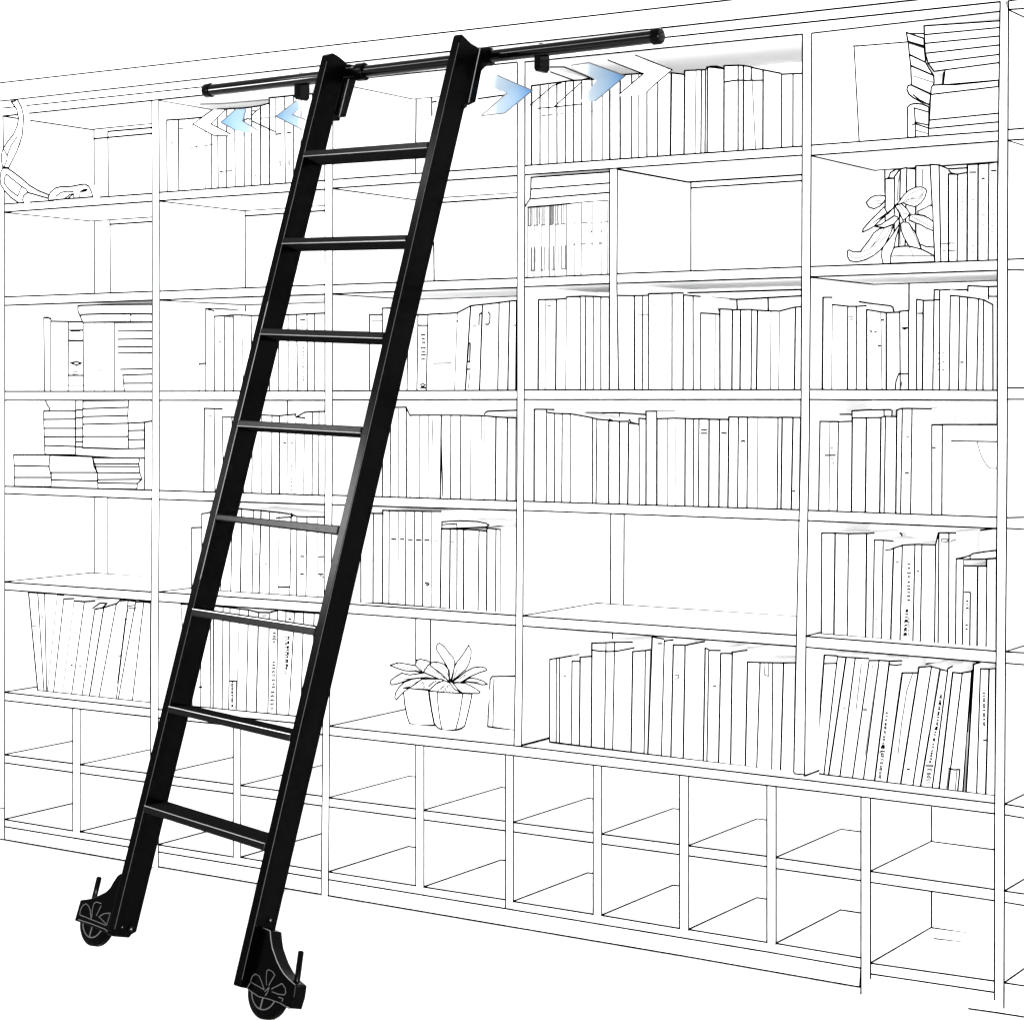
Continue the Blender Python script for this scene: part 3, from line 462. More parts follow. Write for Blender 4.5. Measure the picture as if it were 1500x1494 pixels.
# --- fifth bay, second shelf: books right of the plant
t = T(1200, 220)
book_row('on the second shelf, around the leafy plant', t, [(1187, 391.2), (1461.2, 381.2)], [(480, 212, 480, 1, 206), (547, 196, 545, 1), (592, 140, 575, 1, 130), (638, 133, 622, 1, 140), (703, 118, 703, 2, 112), (808, 108, 843, 1), (873, 110, 886, 1, 138), (941, 176, 942, 2), (1008, 178, 1005, 1, 166), (1080, 108, 1077, 2), (1158, 104, 1155, 2), (1236, 98, 1231, 1)], (1303, 88, 1300, 0),
         marks=[('l', [(753, 140), (753, 262)], 0), ('v', 1045, 232, 490, 0, 16, 32), ('v', 1045, 560, 740, 0, 12, 52), ('v', 1120, 232, 750, 0, 18, 44), ('v', 1196, 205, 580, 0, 18, 70), ('d', 1196, 210, 9, 1), ('v', 1270, 152, 640, -.02, 18, 44), ('d', 1120, 163, 22, 1), ('d', 1273, 152, 16, 1), ('d', 915, 683, 18), ('d', 972, 680, 18), ('d', 915, 737, 12), ('d', 972, 735, 18),
                ('l', [(545, 208), (520, 205), (500, 206)], 1), ('l', [(572, 370), (575, 240), (590, 165)], 0), ('l', [(505, 205), (520, 165), (560, 142), (592, 140)], 1), ('l', [(945, 150), (965, 170), (1008, 178)], 1), ('l', [(945, 138), (1075, 131)], 1)])
# --- fifth bay, third shelf
t = T(1200, 400)
book_row('on the third shelf, left group of the right-hand bay', t, [(1186, 570.7), (1461, 572)], [(27, 179, 22, 2, 179), (94, 232, 90, 0, 243), (207, 245, 205, 1), (269, 245, 269, 1, 240), (345, 268, 345, 2, 285), (448, 285, 457, 0, 291), (488, 291, 488, 2, 287), (586, 281, 590, 1, 275)], (653, 274, 653, 1),
         marks=[('d', 235, 322, 13), ('d', 235, 338, 13), ('l', [(370, 422), (385, 430)], 1), ('d', 411, 427, 6, 1), ('d', 465, 343, 7, 1), ('d', 438, 531, 7, 1), ('l', [(605, 403), (620, 400), (645, 401)], 1), ('l', [(610, 404), (622, 411), (635, 404)], 1), ('l', [(586, 735), (650, 735)], 1), ('l', [(580, 735), (560, 790), (554, 850)], 1), ('l', [(596, 835), (605, 795), (595, 800)], 0)])
flat('wide book with a sloping top behind the left group, third shelf right-hand bay', t, [(96, 180), (220, 198), (350, 220), (520, 240), (538, 252), (546, 285), (546, 340), (96, 340)], .19, .03, None, [(0, 1), (1, 2), (2, 3), (3, 4), (4, 5)])
book_row('on the third shelf, right group of the right-hand bay', t, [(1186, 570.7), (1461, 572)], [(710, 194, 710, 1, 200), (758, 202, 751, 2, 200), (836, 197, 827, 1, 195), (878, 126, 876, 1, 122), (955, 166, 946, 1, 170), (1023, 172, 1015, 1), (1080, 178, 1069, 1), (1160, 188, 1147, 1), (1198, 197, 1193, 1, 232)], (1268, 240, 1269, 1),
         marks=[('d', 740, 295, 15, 1), ('v', 862, 262, 292, 0, 8, 18), ('v', 870, 590, 725, 0, 14, 40, 0), ('v', 904, 585, 725, 0, 14, 60, 0), ('d', 1042, 652, 9, 1)])
for k, (q, s) in enumerate([([(840, 124), (870, 122), (874, 260), (838, 260)], [(0, 1), (0, 3)]), ([(955, 123), (1083, 123), (1083, 260), (955, 260)], [(0, 1), (1, 2)]), ([(1086, 94), (1235, 101), (1235, 260), (1083, 260)], [(0, 1), (0, 3), (1, 2)]), ([(1238, 101), (1300, 98), (1300, 260), (1235, 260)], [(0, 1)])]):
    flat(['narrow book', 'wide book', 'tallest wide book', 'rightmost book with a band'][k] + ' standing behind the right group, third shelf of the right-hand bay', t, q, .19, .03, 'second row of books behind the right group', s, extra=[[(1238, 171), (1300, 171)]] if k == 3 else [])
# --- fifth bay, fourth shelf
book_row('on the fourth shelf of the right-hand bay', t, [(1184.5, 747.7), (1460.4, 757.5)], [(5, 1083, -5, 1), (77, 1084, 70, 0), (139, 1085, 130, 1, 1082), (240, 1058, 234, 2), (343, 1056, 335, 2), (449, 1055, 440, 2, 1045), (482, 1046, 472, 1, 1048), (565, 1000, 557, 2, 989), (605, 989, 592, 1), (676, 989, 665, 1, 991), (820, 1108, 820, 1)], (900, 1108, 896, 1),
         marks=[('d', 80, 1330, 38, 1), ('d', 95, 1277, 8), ('d', 95, 1357, 9, 3), ('d', 103, 1388, 6), ('d', 645, 1197, 8), ('d', 640, 1458, 12, 1), ('d', 840, 1274, 7, 1)])
flat('rounded book behind the left end of the fourth shelf row, right-hand bay', t, [(6, 1083), (10, 1055), (28, 1037), (60, 1032), (228, 1031), (240, 1036), (240, 1140), (6, 1140)], .19, .03, None, [(0, 1), (1, 2), (2, 3), (3, 4), (4, 5)], extra=[[(142, 1034), (142, 1085)]])
flat('book with a softly rising top behind the fourth and fifth books, right-hand bay', t, [(240, 1060), (240, 1006), (380, 998), (520, 997), (532, 1006), (530, 1046), (530, 1130), (240, 1130)], .19, .03, None, [(0, 1), (1, 2), (2, 3), (3, 4), (4, 5)], extra=[[(473, 998), (473, 1050)]])
flat('wide square book behind the right end of the fourth shelf row', t, [(822, 990), (858, 990), (863, 1000), (865, 1108), (865, 1200), (822, 1200)], .19, .03, None, [(0, 1), (1, 2), (2, 3)])
slab('storage_box', 'wide plain box with a scooped handle at the right end of the fourth shelf', 'box', t, [(902, 1106), (1298, 1107), (1298, 1783), (900, 1771)], .01, .3, [(0, 1)], extra=[[(700, 1107), (902, 1106)], [(965, 1225), (1298, 1230)], [(1152, 1237), (1180, 1330), (1210, 1385), (1235, 1418), (1250, 1425), (1290, 1425), 0]])
# --- fifth bay, fifth shelf
t = T(1200, 680)
book_row('on the fifth shelf of the right-hand bay', t, [(1199, 927.5), (1202, 928), (1300, 936.5), (1459, 949)], [(18, 502, 15, 1), (115, 503, 106, 2), (213, 507, 203, 1), (345, 505, 337, 2, 503), (401, 553, 390, 1), (466, 554, 452, 1, 562), (541, 612, 520, 2, 593), (605, 590, 588, 1, 586), (697, 585, 682, 1), (748, 586, 736, 1, 588), (848, 589, 840, 1), (872, 500, 866, 1), (945, 501, 942, 1, 503), (998, 690, 993, 1, 690), (1052, 740, 1042, 1), (1155, 743, 1150, 2, 743), (1222, 692, 1216, 1, 687)], (1292, 685, 1290, 0), flush=False, yo=.07,
         marks=[('v', 655, 725, 1010, -.01, 22, 30, 1), ('v', 640, 1060, 1250, -.07, 26, 20, 1), ('v', 655, 1120, 1260, -.02, 12, 14, 3), ('v', 415, 1135, 1215, 0, 14, 22), ('d', 570, 712, 8), ('d', 721, 780, 4, 1), ('l', [(892, 545), (935, 547), (932, 567), (893, 563), (892, 545)], 0), ('v', 968, 565, 620, 0, 10, 20), ('l', [(960, 565), (985, 548), (997, 556)], 0), ('l', [(1062, 932), (1102, 934), (1098, 1325)], 1), ('v', 1080, 1000, 1060, 0, 14, 30, 1), ('v', 1074, 1175, 1225, 0, 14, 30, 1), ('l', [(485, 625), (520, 622), (541, 612)], 1), ('l', [(1052, 692), (1052, 740)], 0), ('l', [(1221, 692), (1220, 742)], 1)])
flat('long limp book sagging over the left books of the fifth shelf, right-hand bay', t, [(345, 505), (590, 501), (602, 512), (608, 540), (500, 548), (401, 553), (401, 660), (600, 660), (600, 680), (345, 680)], .27, .03, None, [(0, 1), (1, 2), (2, 3), (3, 4), (4, 5)])
flat('book lying flat above the short books at the right of the fifth shelf', t, [(1008, 688), (1060, 678), (1100, 666), (1122, 652), (1200, 640), (1292, 628), (1292, 684), (1200, 690), (1050, 694)], .072, .14, None, extra=[[(1100, 668), (1102, 690)]])
# --- fifth bay, sixth shelf: leaning books on the counter
t = T(1200, 920)
book_row('leaning on the counter, right end of the bookcase', t, [(1194, 1131), (1200, 1133.3), (1459, 1165.4)], [(37, 196, -27, 2, 202), (132, 206, 33, 1), (195, 212, 67, 2), (262, 216, 150, 1, 222), (363, 236, 242, 1, 236), (436, 234, 322, 1, 240), (511, 241, 403, 2, 238), (605, 326, 493, 2, 326), (727, 285, 593, 2, 278), (818, 280, 682, 1, 296), (881, 300, 738, 2, 312), (938, 294, 823, 1, 278), (973, 322, 873, 2, 330), (1043, 325, 938, 1, 315), (1112, 312, 1047, 2, 300), (1126, 262, 1070, 2, 250), (1175, 296, 1147, 1), (1238, 298, 1213, 2, 294)], (1285, 293, 1284, 0), flush=False, yo=.09,
         marks=[('l', [(42, 258), (120, 256)], 1), ('l', [(307, 262), (270, 585)], 0), ('d', 185, 585, 8), ('v', 392, 270, 560, -.16, 12, 24), ('d', 337, 594, 11, 1), ('l', [(425, 300), (335, 918), (350, 918)], 3), ('v', 494, 620, 860, -.12, 14, 26, 1), ('v', 465, 860, 920, -.1, 34, 16, 1), ('v', 462, 930, 1100, -.13, 22, 12, 0), ('v', 492, 640, 860, -.1, 12, 16, 3), ('l', [(515, 264), (560, 270), (600, 264)], 1), ('l', [(680, 335), (640, 450), (600, 700), (575, 915)], 0), ('d', 650, 1027, 9, 1), ('v', 888, 490, 760, -.13, 14, 18, 1), ('v', 850, 740, 985, -.17, 14, 22, 1), ('v', 806, 1010, 1135, -.1, 40, 14, 0), ('d', 805, 1002, 25, 1), ('l', [(872, 320), (745, 1130)], 3), ('l', [(945, 1022), (985, 1032), (1008, 1030), (1026, 1030), (1010, 1190)], 1), ('l', [(948, 1022), (930, 1165)], 0), ('l', [(1005, 1035), (992, 1180)], 0), ('l', [(1100, 500), (1085, 700), (1060, 1190)], 3), ('v', 1203, 470, 720, 0, 14, 22, 1), ('d', 1207, 816, 8, 1)])
flat('limp booklet lying over the short book among the leaning books on the counter', t, [(604, 325), (695, 323), (715, 300), (728, 270), (790, 260), (880, 252), (880, 300), (760, 400), (604, 400)], .275, .03, None, [(0, 1), (1, 2), (2, 3), (3, 4), (4, 5)], extra=[[(735, 283), (830, 278), (883, 262)]])
flat('thin pamphlet lying across the tops near the right end of the leaning books', t, [(880, 296), (935, 288), (972, 276), (975, 297), (1060, 302), (1115, 313), (1040, 325), (985, 330), (985, 420), (880, 420)], .275, .03, None, [(0, 1), (1, 2), (3, 4), (4, 5), (5, 6), (6, 7)])
flat('box-shaped book with a rounded corner behind the last leaning books', t, [(1125, 320), (1123, 262), (1140, 249), (1290, 254), (1290, 400), (1125, 400)], .275, .03, None, [(0, 1), (1, 2), (2, 3)])
# --- third bay, counter: box and pots
t = T(480, 900)
slab('book', 'thick single book with a rounded spine right of the potted plants', 'book', t, [(1168, 815), (1186, 470), (1200, 452), (1364, 449), (1364, 845), (1205, 821)], .227, .16, [(0, 1), (1, 2), (2, 3), (4, 5), (5, 0)], extra=[[(1213, 465), (1205, 820)]])

BOOKS.sort(key=lambda k: -k[0])
rest = MB()
for k, (ar, b, label, group) in enumerate(BOOKS):
    if k < 298: tag(b.build('book'), label, 'book', group)
    else:
        for f, mi in zip(b.f, b.m): rest.f.append([i + len(rest.v) for i in f]); rest.m.append(rest.slot(b.mats[mi]))
        rest.v += b.v
if rest.v: tag(rest.build('small_books'), 'thin spines and slivers of books tucked among the larger books', 'books', kind='stuff')

# ------------------------------------------------------------------ plants and ornament
def leafy(name, label, cat, t, pot, pot_lines, leaves, y_pot, base_y, group=None, pot_depth=.12, stems=()):
    org = P(*t(*pot[0]), y_pot); root = thing(name, label, cat, org, group)
    if pot: slab('pot', None, None, t, pot, y_pot, pot_depth, extra=pot_lines, parent=root)
    for k, (q, veins) in enumerate(leaves):
        # each leaf is a thin cushion bent slightly out of its plane
        yy = y_pot + base_y - .004 * k
        b = MB(); pts = [P(*t(x, y), yy) for x, y in q]; b.prism(pts, (0, .0035, 0)); f = Vector((0, -.0005, 0))
        b.ink([p + f for p in pts + [pts[0]]], 1, .88)
        for v in veins: b.ink([P(*t(x, y), yy - .0008) for x, y in v], 0, .7)
        b.build('leaf', root)
    return root
RP = [(740, 556), (800, 562), (985, 574), (1054, 577), (1040, 650), (1018, 745), (1000, 812), (975, 830), (940, 840), (880, 844), (830, 839), (800, 822), (778, 792), (760, 700)]
leafy('potted_plant', 'right-hand faceted pot with an upright broad-leaved plant on the counter', 'potted plant', t, RP, [[(800, 562), (803, 640), (815, 745), (832, 838)], [(985, 576), (975, 650), (955, 760), (933, 838)]],
      [([(905, 495), (960, 455), (1010, 415), (1060, 388), (1120, 380), (1150, 388), (1163, 405), (1110, 422), (1040, 452), (970, 495)], [[(960, 470), (1008, 435)], [(1000, 450), (1005, 440)]]),
       ([(975, 492), (1040, 462), (1085, 468), (1135, 485), (1166, 508), (1130, 512), (1080, 500), (1010, 490)], [[(1010, 485), (1110, 495)]]),
       ([(750, 352), (800, 345), (850, 362), (880, 400), (888, 490), (830, 430), (752, 375)], [[(790, 355), (860, 400), (880, 450)]]),
       ([(903, 490), (915, 440), (925, 380), (945, 345), (985, 295), (1030, 222), (1047, 262), (1045, 310), (1030, 360), (1008, 400), (960, 440)], [[(970, 330), (940, 410), (915, 480)]]),
       ([(893, 492), (886, 420), (870, 375), (835, 318), (797, 262), (794, 232), (803, 213), (820, 210), (850, 232), (890, 285), (918, 315), (928, 350), (918, 420)], [[(860, 270), (880, 350), (893, 440)], [(880, 290), (905, 360), (905, 430)]]),
       ([(915, 500), (960, 497), (1010, 503), (1060, 528), (1095, 550), (1113, 568), (1095, 576), (1040, 574), (985, 572), (950, 545)], []),
       ([(735, 556), (790, 505), (850, 480), (893, 500), (925, 545), (985, 574), (860, 568), (800, 562)], [[(800, 560), (860, 505)], [(840, 565), (885, 510)], [(870, 520), (890, 565)], [(825, 545), (845, 525), (868, 560)], [(885, 510), (915, 565)]])], .124, -.004, pot_depth=.11)
LPOT = [(553, 548), (575, 535), (736, 552), (742, 610), (757, 700), (775, 792), (785, 806), (720, 809), (650, 805), (615, 800), (597, 792), (580, 740), (562, 650)]
leafy('potted_plant', 'left-hand plain pot with spreading leaves, partly behind the faceted pot', 'potted plant', t, LPOT, [],
      [([(455, 370), (515, 350), (575, 360), (640, 372), (700, 424), (640, 415), (560, 408), (500, 388)], [[(505, 360), (560, 385), (680, 415)]]),
       ([(638, 368), (650, 333), (675, 325), (720, 334), (755, 352), (730, 372), (710, 405), (695, 425)], [[(650, 350), (680, 395), (695, 420)], [(685, 345), (708, 405)]]),
       ([(700, 420), (730, 372), (755, 352), (750, 374), (830, 430), (890, 495), (860, 490), (790, 460)], [[(722, 390), (800, 430)], [(755, 375), (850, 465)]]),
       ([(455, 500), (462, 478), (500, 450), (540, 427), (600, 440), (705, 425), (790, 460), (888, 505), (800, 470), (690, 460), (610, 468), (545, 492), (500, 507), (468, 512)], [[(515, 460), (560, 470), (690, 458)], [(540, 430), (500, 455)]]),
       ([(490, 605), (497, 570), (520, 530), (560, 492), (620, 470), (720, 458), (800, 470), (700, 492), (610, 528), (560, 560), (525, 595), (502, 621)], [[(640, 500), (610, 525)], [(690, 475), (640, 495)]]),
       ([(553, 535), (612, 525), (690, 470), (830, 470), (870, 492), (800, 520), (745, 548), (640, 542)], [[(690, 488), (710, 535)], [(730, 525), (770, 490), (825, 487)], [(650, 530), (690, 495)], [(700, 540), (700, 500), (720, 480)], [(790, 480), (740, 525)]])], .16, -.015, pot_depth=.11)
# orchid-like plant in the right-hand bay
t = T(1200, 220)
leafy('leafy_plant', 'broad-leaved plant standing before the books on the right second shelf', 'plant', t,
      [(520, 828), (520, 775), (545, 712), (600, 703), (650, 702), (700, 712), (745, 724), (790, 745), (837, 772), (845, 815)], [[(522, 776), (620, 770), (700, 772), (830, 772), 0], [(745, 690), (780, 705), (834, 709)]],
      [([(720, 447), (770, 425), (812, 402), (828, 412), (832, 520), (800, 500), (770, 480), (722, 470)], []),
       ([(458, 735), (470, 700), (520, 640), (560, 580), (590, 530), (582, 570), (560, 640), (545, 712), (522, 770), (520, 828), (466, 830), (456, 780)], [[(590, 540), (592, 690)]]),
       ([(595, 540), (612, 525), (650, 530), (700, 600), (728, 665), (747, 724), (700, 712), (655, 700), (620, 640), (600, 590)], [[(650, 530), (680, 590), (742, 722)], [(640, 690), (670, 730), (698, 808)]]),
       ([(662, 470), (700, 470), (760, 480), (800, 498), (832, 522), (833, 590), (780, 568), (740, 545), (690, 528), (655, 512)], [[(665, 478), (740, 520), (832, 570)], [(670, 512), (740, 548), (832, 588)]]),
       ([(300, 742), (360, 665), (400, 605), (440, 575), (475, 568), (540, 545), (548, 540), (520, 610), (480, 690), (450, 725), (400, 768), (340, 800), (270, 818), (225, 808), (206, 775), (207, 738), (220, 730), (250, 745)], [[(220, 762), (240, 785), (300, 785), (370, 755)], [(370, 720), (430, 640), (475, 570)], [(395, 712), (470, 650), (540, 548)], [(300, 745), (370, 722), (450, 640)]]),
       ([(400, 556), (450, 545), (500, 510), (545, 480), (570, 488), (577, 502), (545, 540), (480, 565), (430, 562)], [[(445, 545), (500, 515), (548, 485)]]),
       ([(316, 600), (320, 580), (345, 548), (390, 500), (440, 450), (474, 415), (500, 470), (555, 408), (500, 462), (400, 556), (360, 580)], []),
       ([(343, 383), (375, 350), (410, 333), (450, 331), (483, 338), (486, 355), (465, 390), (440, 412), (400, 430), (362, 415)], [[(375, 398), (450, 392), (475, 375)], [(405, 372), (450, 370)]]),
       ([(575, 390), (600, 392), (640, 430), (663, 466), (640, 492), (612, 515), (590, 470), (556, 412)], [[(575, 430), (590, 460), (650, 468)], [(585, 395), (610, 440)], [(555, 450), (545, 480)]]),
       ([(553, 408), (585, 375), (620, 325), (655, 295), (700, 273), (745, 270), (775, 282), (785, 300), (772, 345), (745, 385), (715, 408), (690, 413), (650, 402), (610, 385)], [[(612, 383), (660, 320), (730, 292), (755, 290)], [(645, 362), (720, 352), (748, 325), (750, 290)], [(625, 380), (710, 380), (755, 330), (762, 300)], [(635, 372), (700, 340)]])], -.0, -.012, pot_depth=.1)
# driftwood ornament, top left
t = tA
root = thing('driftwood_ornament', 'twisted driftwood branch curling down to a shell on the far left top shelf', 'ornament', P(*t(105, 1112), .02))
for nm, q, ex in [('branch', [(62, 558), (80, 556), (95, 545), (118, 590), (130, 640), (122, 740), (108, 790), (90, 835), (70, 875), (48, 920), (15, 915), (8, 880), (9, 845), (18, 815), (40, 780), (75, 735), (95, 690), (102, 650), (92, 600)], [[(92, 750), (60, 800), (40, 850), (37, 880), (20, 920)], [(18, 815), (30, 835), (38, 852)], [(122, 740), (92, 830), (45, 922)]]),
                  ('branch', [(15, 922), (42, 922), (75, 945), (115, 975), (160, 1015), (210, 1045), (268, 1068), (262, 1086), (200, 1068), (150, 1054), (130, 1072), (124, 1095), (130, 1111), (104, 1112), (60, 1082), (25, 1045), (5, 1012), (1, 980), (5, 945)], [[(35, 955), (24, 975), (24, 1005), (50, 1040), (97, 1074), (118, 1022), (35, 955)], [(60, 988), (55, 1010), (62, 1035), 0], [(118, 1022), (140, 1035), (155, 1055)]]),
                  ('shell', [(264, 1085), (275, 1055), (300, 1032), (330, 1024), (395, 1021), (430, 1014), (465, 1009), (485, 1020), (500, 1050), (508, 1078), (450, 1083), (350, 1090), (268, 1098)], [[(305, 1076), (335, 1054), (370, 1048), (400, 1050)], [(352, 1088), (385, 1064), (402, 1062), (404, 1086)], [(372, 1086), (400, 1064)], [(436, 1080), (438, 1052), (455, 1040), (478, 1036), (470, 1046), (448, 1050)]])]:
    slab(nm, None, None, t, q, -.03 if nm == 'branch' else -.034, .028 if nm == 'branch' else .06, extra=ex, parent=root)

# ------------------------------------------------------------------ arrows
def grad(name, stops, flip=False):
    M = bpy.data.materials.new(name); M.use_nodes = True; nt = M.node_tree; b_ = nt.nodes['Principled BSDF']
    tc = nt.nodes.new('ShaderNodeTexCoord'); sp = nt.nodes.new('ShaderNodeSeparateXYZ'); cr = nt.nodes.new('ShaderNodeValToRGB')
    nt.links.new(tc.outputs['Generated'], sp.inputs[0]); nt.links.new(sp.outputs[0], cr.inputs[0]); nt.links.new(cr.outputs[0], b_.inputs['Base Color'])
    b_.inputs['Roughness'].default_value = 1; b_.inputs['Specular IOR Level'].default_value = 0
    e = cr.color_ramp.elements
    while len(e) < len(stops): e.new(.5)
    for el, (p, c) in zip(e, stops): el.position = p; el.color = (*c, 1)
    return M
K = 2.75
def sc(r, g, b_): return tuple(min(.95, (c / 255) ** 2.2 / K) for c in (r, g, b_))
BR = grad('arrow_blue_right', [(0.0, (.93, .93, .93)), (.35, sc(222, 240, 255)), (.7, sc(178, 216, 252)), (1.0, sc(108, 168, 240))])
BL = grad('arrow_blue_left', [(0.0, sc(138, 190, 243)), (.35, sc(180, 220, 252)), (.75, sc(208, 236, 255)), (1.0, (.93, .93, .93))])
def arrow(label, q, M, ya=-.035, w=0, ink_ids=None):
    b = MB((M,)); p = [P(x, y, ya) for x, y in q]; b.prism(p, (0, .004, 0), M); f = Vector((0, -.0005, 0))
    for i, j in (ink_ids if ink_ids is not None else [(i, (i + 1) % len(p)) for i in range(len(p))]): b.ink([p[i] + f, p[j] + f], w, .8)
    return tag(b.build('direction_arrow'), label, 'arrow', 'chevron arrows along the rail')
arrow('pale blue chevron pointing right, touching the right ladder stile', [(701, 109.3), (729.3, 111), (780, 133), (739.3, 166.6), (705.2, 170), (742, 137), (719.2, 127.8), (701, 127.8)], BR, ink_ids=[(1, 2), (2, 3), (3, 4), (4, 5)])
arrow('brighter blue chevron pointing right, below the right half of the rail', [(838, 96.3), (863, 92.3), (915.9, 111.7), (872.4, 148.5), (850, 149), (873.7, 118.4), (841.6, 100.3)], BR, ink_ids=[(1, 2), (2, 3), (0, 1)])
arrow('white outlined chevron pointing right, under the right end of the rail', [(899, 85.6), (931, 81.6), (980, 101), (985, 102.6), (963.9, 120.2), (947.4, 135.3), (933.8, 139.3), (908.3, 141.3), (907.7, 138.3), (942.8, 108.2), (938.8, 107.2), (891, 88.5)], WHITE, w=1, ink_ids=[(1, 2), (2, 3), (3, 4), (4, 5), (8, 9), (10, 11), (9, 10)])
arrow('white outlined chevron pointing left, under the left end of the rail', [(282.7, 182.4), (300, 169.6), (311.5, 161.6), (330, 161.5), (309, 182), (338, 197), (334, 199.5), (312.8, 198.7)], WHITE, w=1, ink_ids=[(0, 1), (1, 2), (3, 4), (4, 5), (7, 0), (6, 7)])
arrow('blue chevron pointing left, in the middle of the three left arrows', [(323.5, 179.7), (345.6, 160.3), (360.3, 160.3), (355.6, 177.7), (378.4, 191.7), (365.7, 195), (355, 193.7), (343, 190.4)], BL, ink_ids=[(0, 1), (7, 0), (3, 4), (2, 3)])
arrow('blue chevron pointing left, touching the left ladder stile', [(403.8, 171), (434, 148), (443, 154), (428.6, 168.3), (446.7, 175.7), (442.6, 190.4)], BL, ink_ids=[(0, 1), (5, 0), (3, 4)])
for lab, pls in [('empty line-drawn chevron pointing right, between the two blue right arrows', [[(806, 98.8), (826.3, 98.6), (870.5, 116.8), (840.4, 118.2), (806.3, 105.8)], [(777, 154), (810, 126), (822, 122)], [(811.3, 157.4), (852.4, 120.2)], [(788, 159.4), (811, 157.4), (852, 152.8)]]),
                 ('empty line-drawn chevron pointing left, between the two blue left arrows', [[(355.6, 177.5), (362, 174.5), (368, 174.8)], [(368.5, 170), (376, 162.5), (381.7, 158.6)], [(368.4, 177.5), (390, 187.5), (403.8, 193.7)], [(369, 163), (376, 162.8)]])]:
    b = MB((INK[1],))
    for pl in pls: b.ink([P(x, y, -.03) for x, y in pl], 1, .8)
    tag(b.build('direction_arrow'), lab, 'arrow', 'chevron arrows along the rail')

# ------------------------------------------------------------------ ladder
o0 = Vector((-3.83510207, 3.83622874, -1.53592254)) + CAM
u = Vector((0.988766, -0.14617028, -0.03124177)); v = Vector((0.07069865, 0.27319074, 0.95935839)); w_ = Vector((0.13169473, 0.95078971, -0.28045576))
LW, LT, LS_ = 0.49408, 0.028365, 0.077495
def LP(a, b_, c): return o0 + u * a + v * b_ + w_ * c
def on_plane(x, y, n, q0):
    d = ray(x, y); s = ((q0 - CAM).dot(n)) / d.dot(n); return CAM + d * s
def face(x, y, c=0.0):      # pixel -> (a,b) on the ladder plane at depth c
    r = on_plane(x, y, w_, o0 + w_ * c) - o0; return r.dot(u), r.dot(v)
def side(x, y, a):          # pixel -> (b,c) on the side plane at a
    r = on_plane(x, y, u, o0 + u * a) - o0; return r.dot(v), r.dot(w_)
ladder = thing('library_ladder', 'tall black eight-rung rolling library ladder leaning on the black rail', 'ladder', LP(LW / 2, 0, 0))
for a0, a1, top, bot in [(-LT, 0.0, [(476.4, 78.2), (487.8, 77.8), (494, 81), (500.5, 85.6), (510.5, 94)], [(200.5, 1364.5), (193.5, 1368.5), (189.7, 1373.6), (167.6, 1371.8)]),
                         (LW, LW + LT, [(672, 51.5), (677, 50), (682, 55), (690, 63), (703, 70.8)], [(383.5, 1451), (352.8, 1446)])]:
    prof = [side(x, y, a1) for x, y in top + bot]
    prof = [(p, min(max(q, 0), LS_)) for p, q in prof]; prof[0] = (prof[0][0], 0.0); prof[-1] = (prof[-1][0], 0.0)
    b = MB((BLACK,)); b.prism([LP(a1, p, q) for p, q in prof], u * (a0 - a1), BLACK)
    st = b.build('stile', ladder, bevel=0.003)
    zt, zb_ = prof[0][0] - .02, prof[-1][0] + .02
    cuts = (zb_, zb_ + .95, zb_ + 1.75, zt)
    for i, M in enumerate((DIM_GLINT, GLINT if a0 < 0 else DIM_GLINT, DIM_GLINT)):  # corner highlight modelled as rods, brighter mid-length on the left stile
        e = MB((M,)); e.tube(LP(a1 - .0006, cuts[i], .0006), LP(a1 - .0006, cuts[i + 1], .0006), .0011 if M is GLINT else .0009, M, 8); e.build('edge_glint', st)
FT = [(448, 221.5, 624, 207.8), (416, 349, 594, 344.2), (386, 480.9, 562, 486.4), (351.5, 615.3, 529, 624.6), (319, 753.3, 496, 769.8), (285, 891.8, 462, 918.5), (249, 1034.3, 427, 1074.9), (213, 1179.3, 389, 1234.7)]
FB = [(446.5, 230.2, 623, 217.7), (414.8, 358, 592, 353.6), (384.3, 490.4, 558.3, 496.5), (350.5, 624.9, 527, 635), (317.4, 761.8, 493.5, 783.0), (281.8, 902.4, 459, 931), (247, 1043.9, 422.8, 1086), (211.8, 1189.8, 385.7, 1246)]
for k, sl in enumerate((.03, .04, .045, .06, .12, .15, .2, .28)):
    q = []
    for (x, y, x2, y2) in (FT[k], FB[k]): q.append((face(x, y)[1], face(x2, y2)[1]))
    b = MB((TREAD,)); c0 = -.002; c1 = LS_ - .004
    pts = [LP(0, q[0][0], c0), LP(LW, q[0][1], c0), LP(LW, q[1][1], c0), LP(0, q[1][0], c0)]
    b.prism(pts, w_ * (c1 - c0) + v * (sl * (c1 - c0)), TREAD)
    b.m[2] = b.slot(MATTE); b.m[4] = b.slot(MATTE)  # matte tops and undersides; no reflection, put in to keep undersides black
    rg = b.build('rung', ladder, bevel=0.0028)
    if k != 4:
        i_ = (3, 2) if k < 4 else (0, 1); e = MB((GLINT,)); off = w_ * .0004 + v * (.0013 if k < 4 else -.0013)
        e.tube(pts[i_[0]] + off, pts[i_[1]] + off, .001, GLINT, 8); e.build('nosing_glint', rg)  # front-edge highlight of the rung, shaped as a thin bright rod
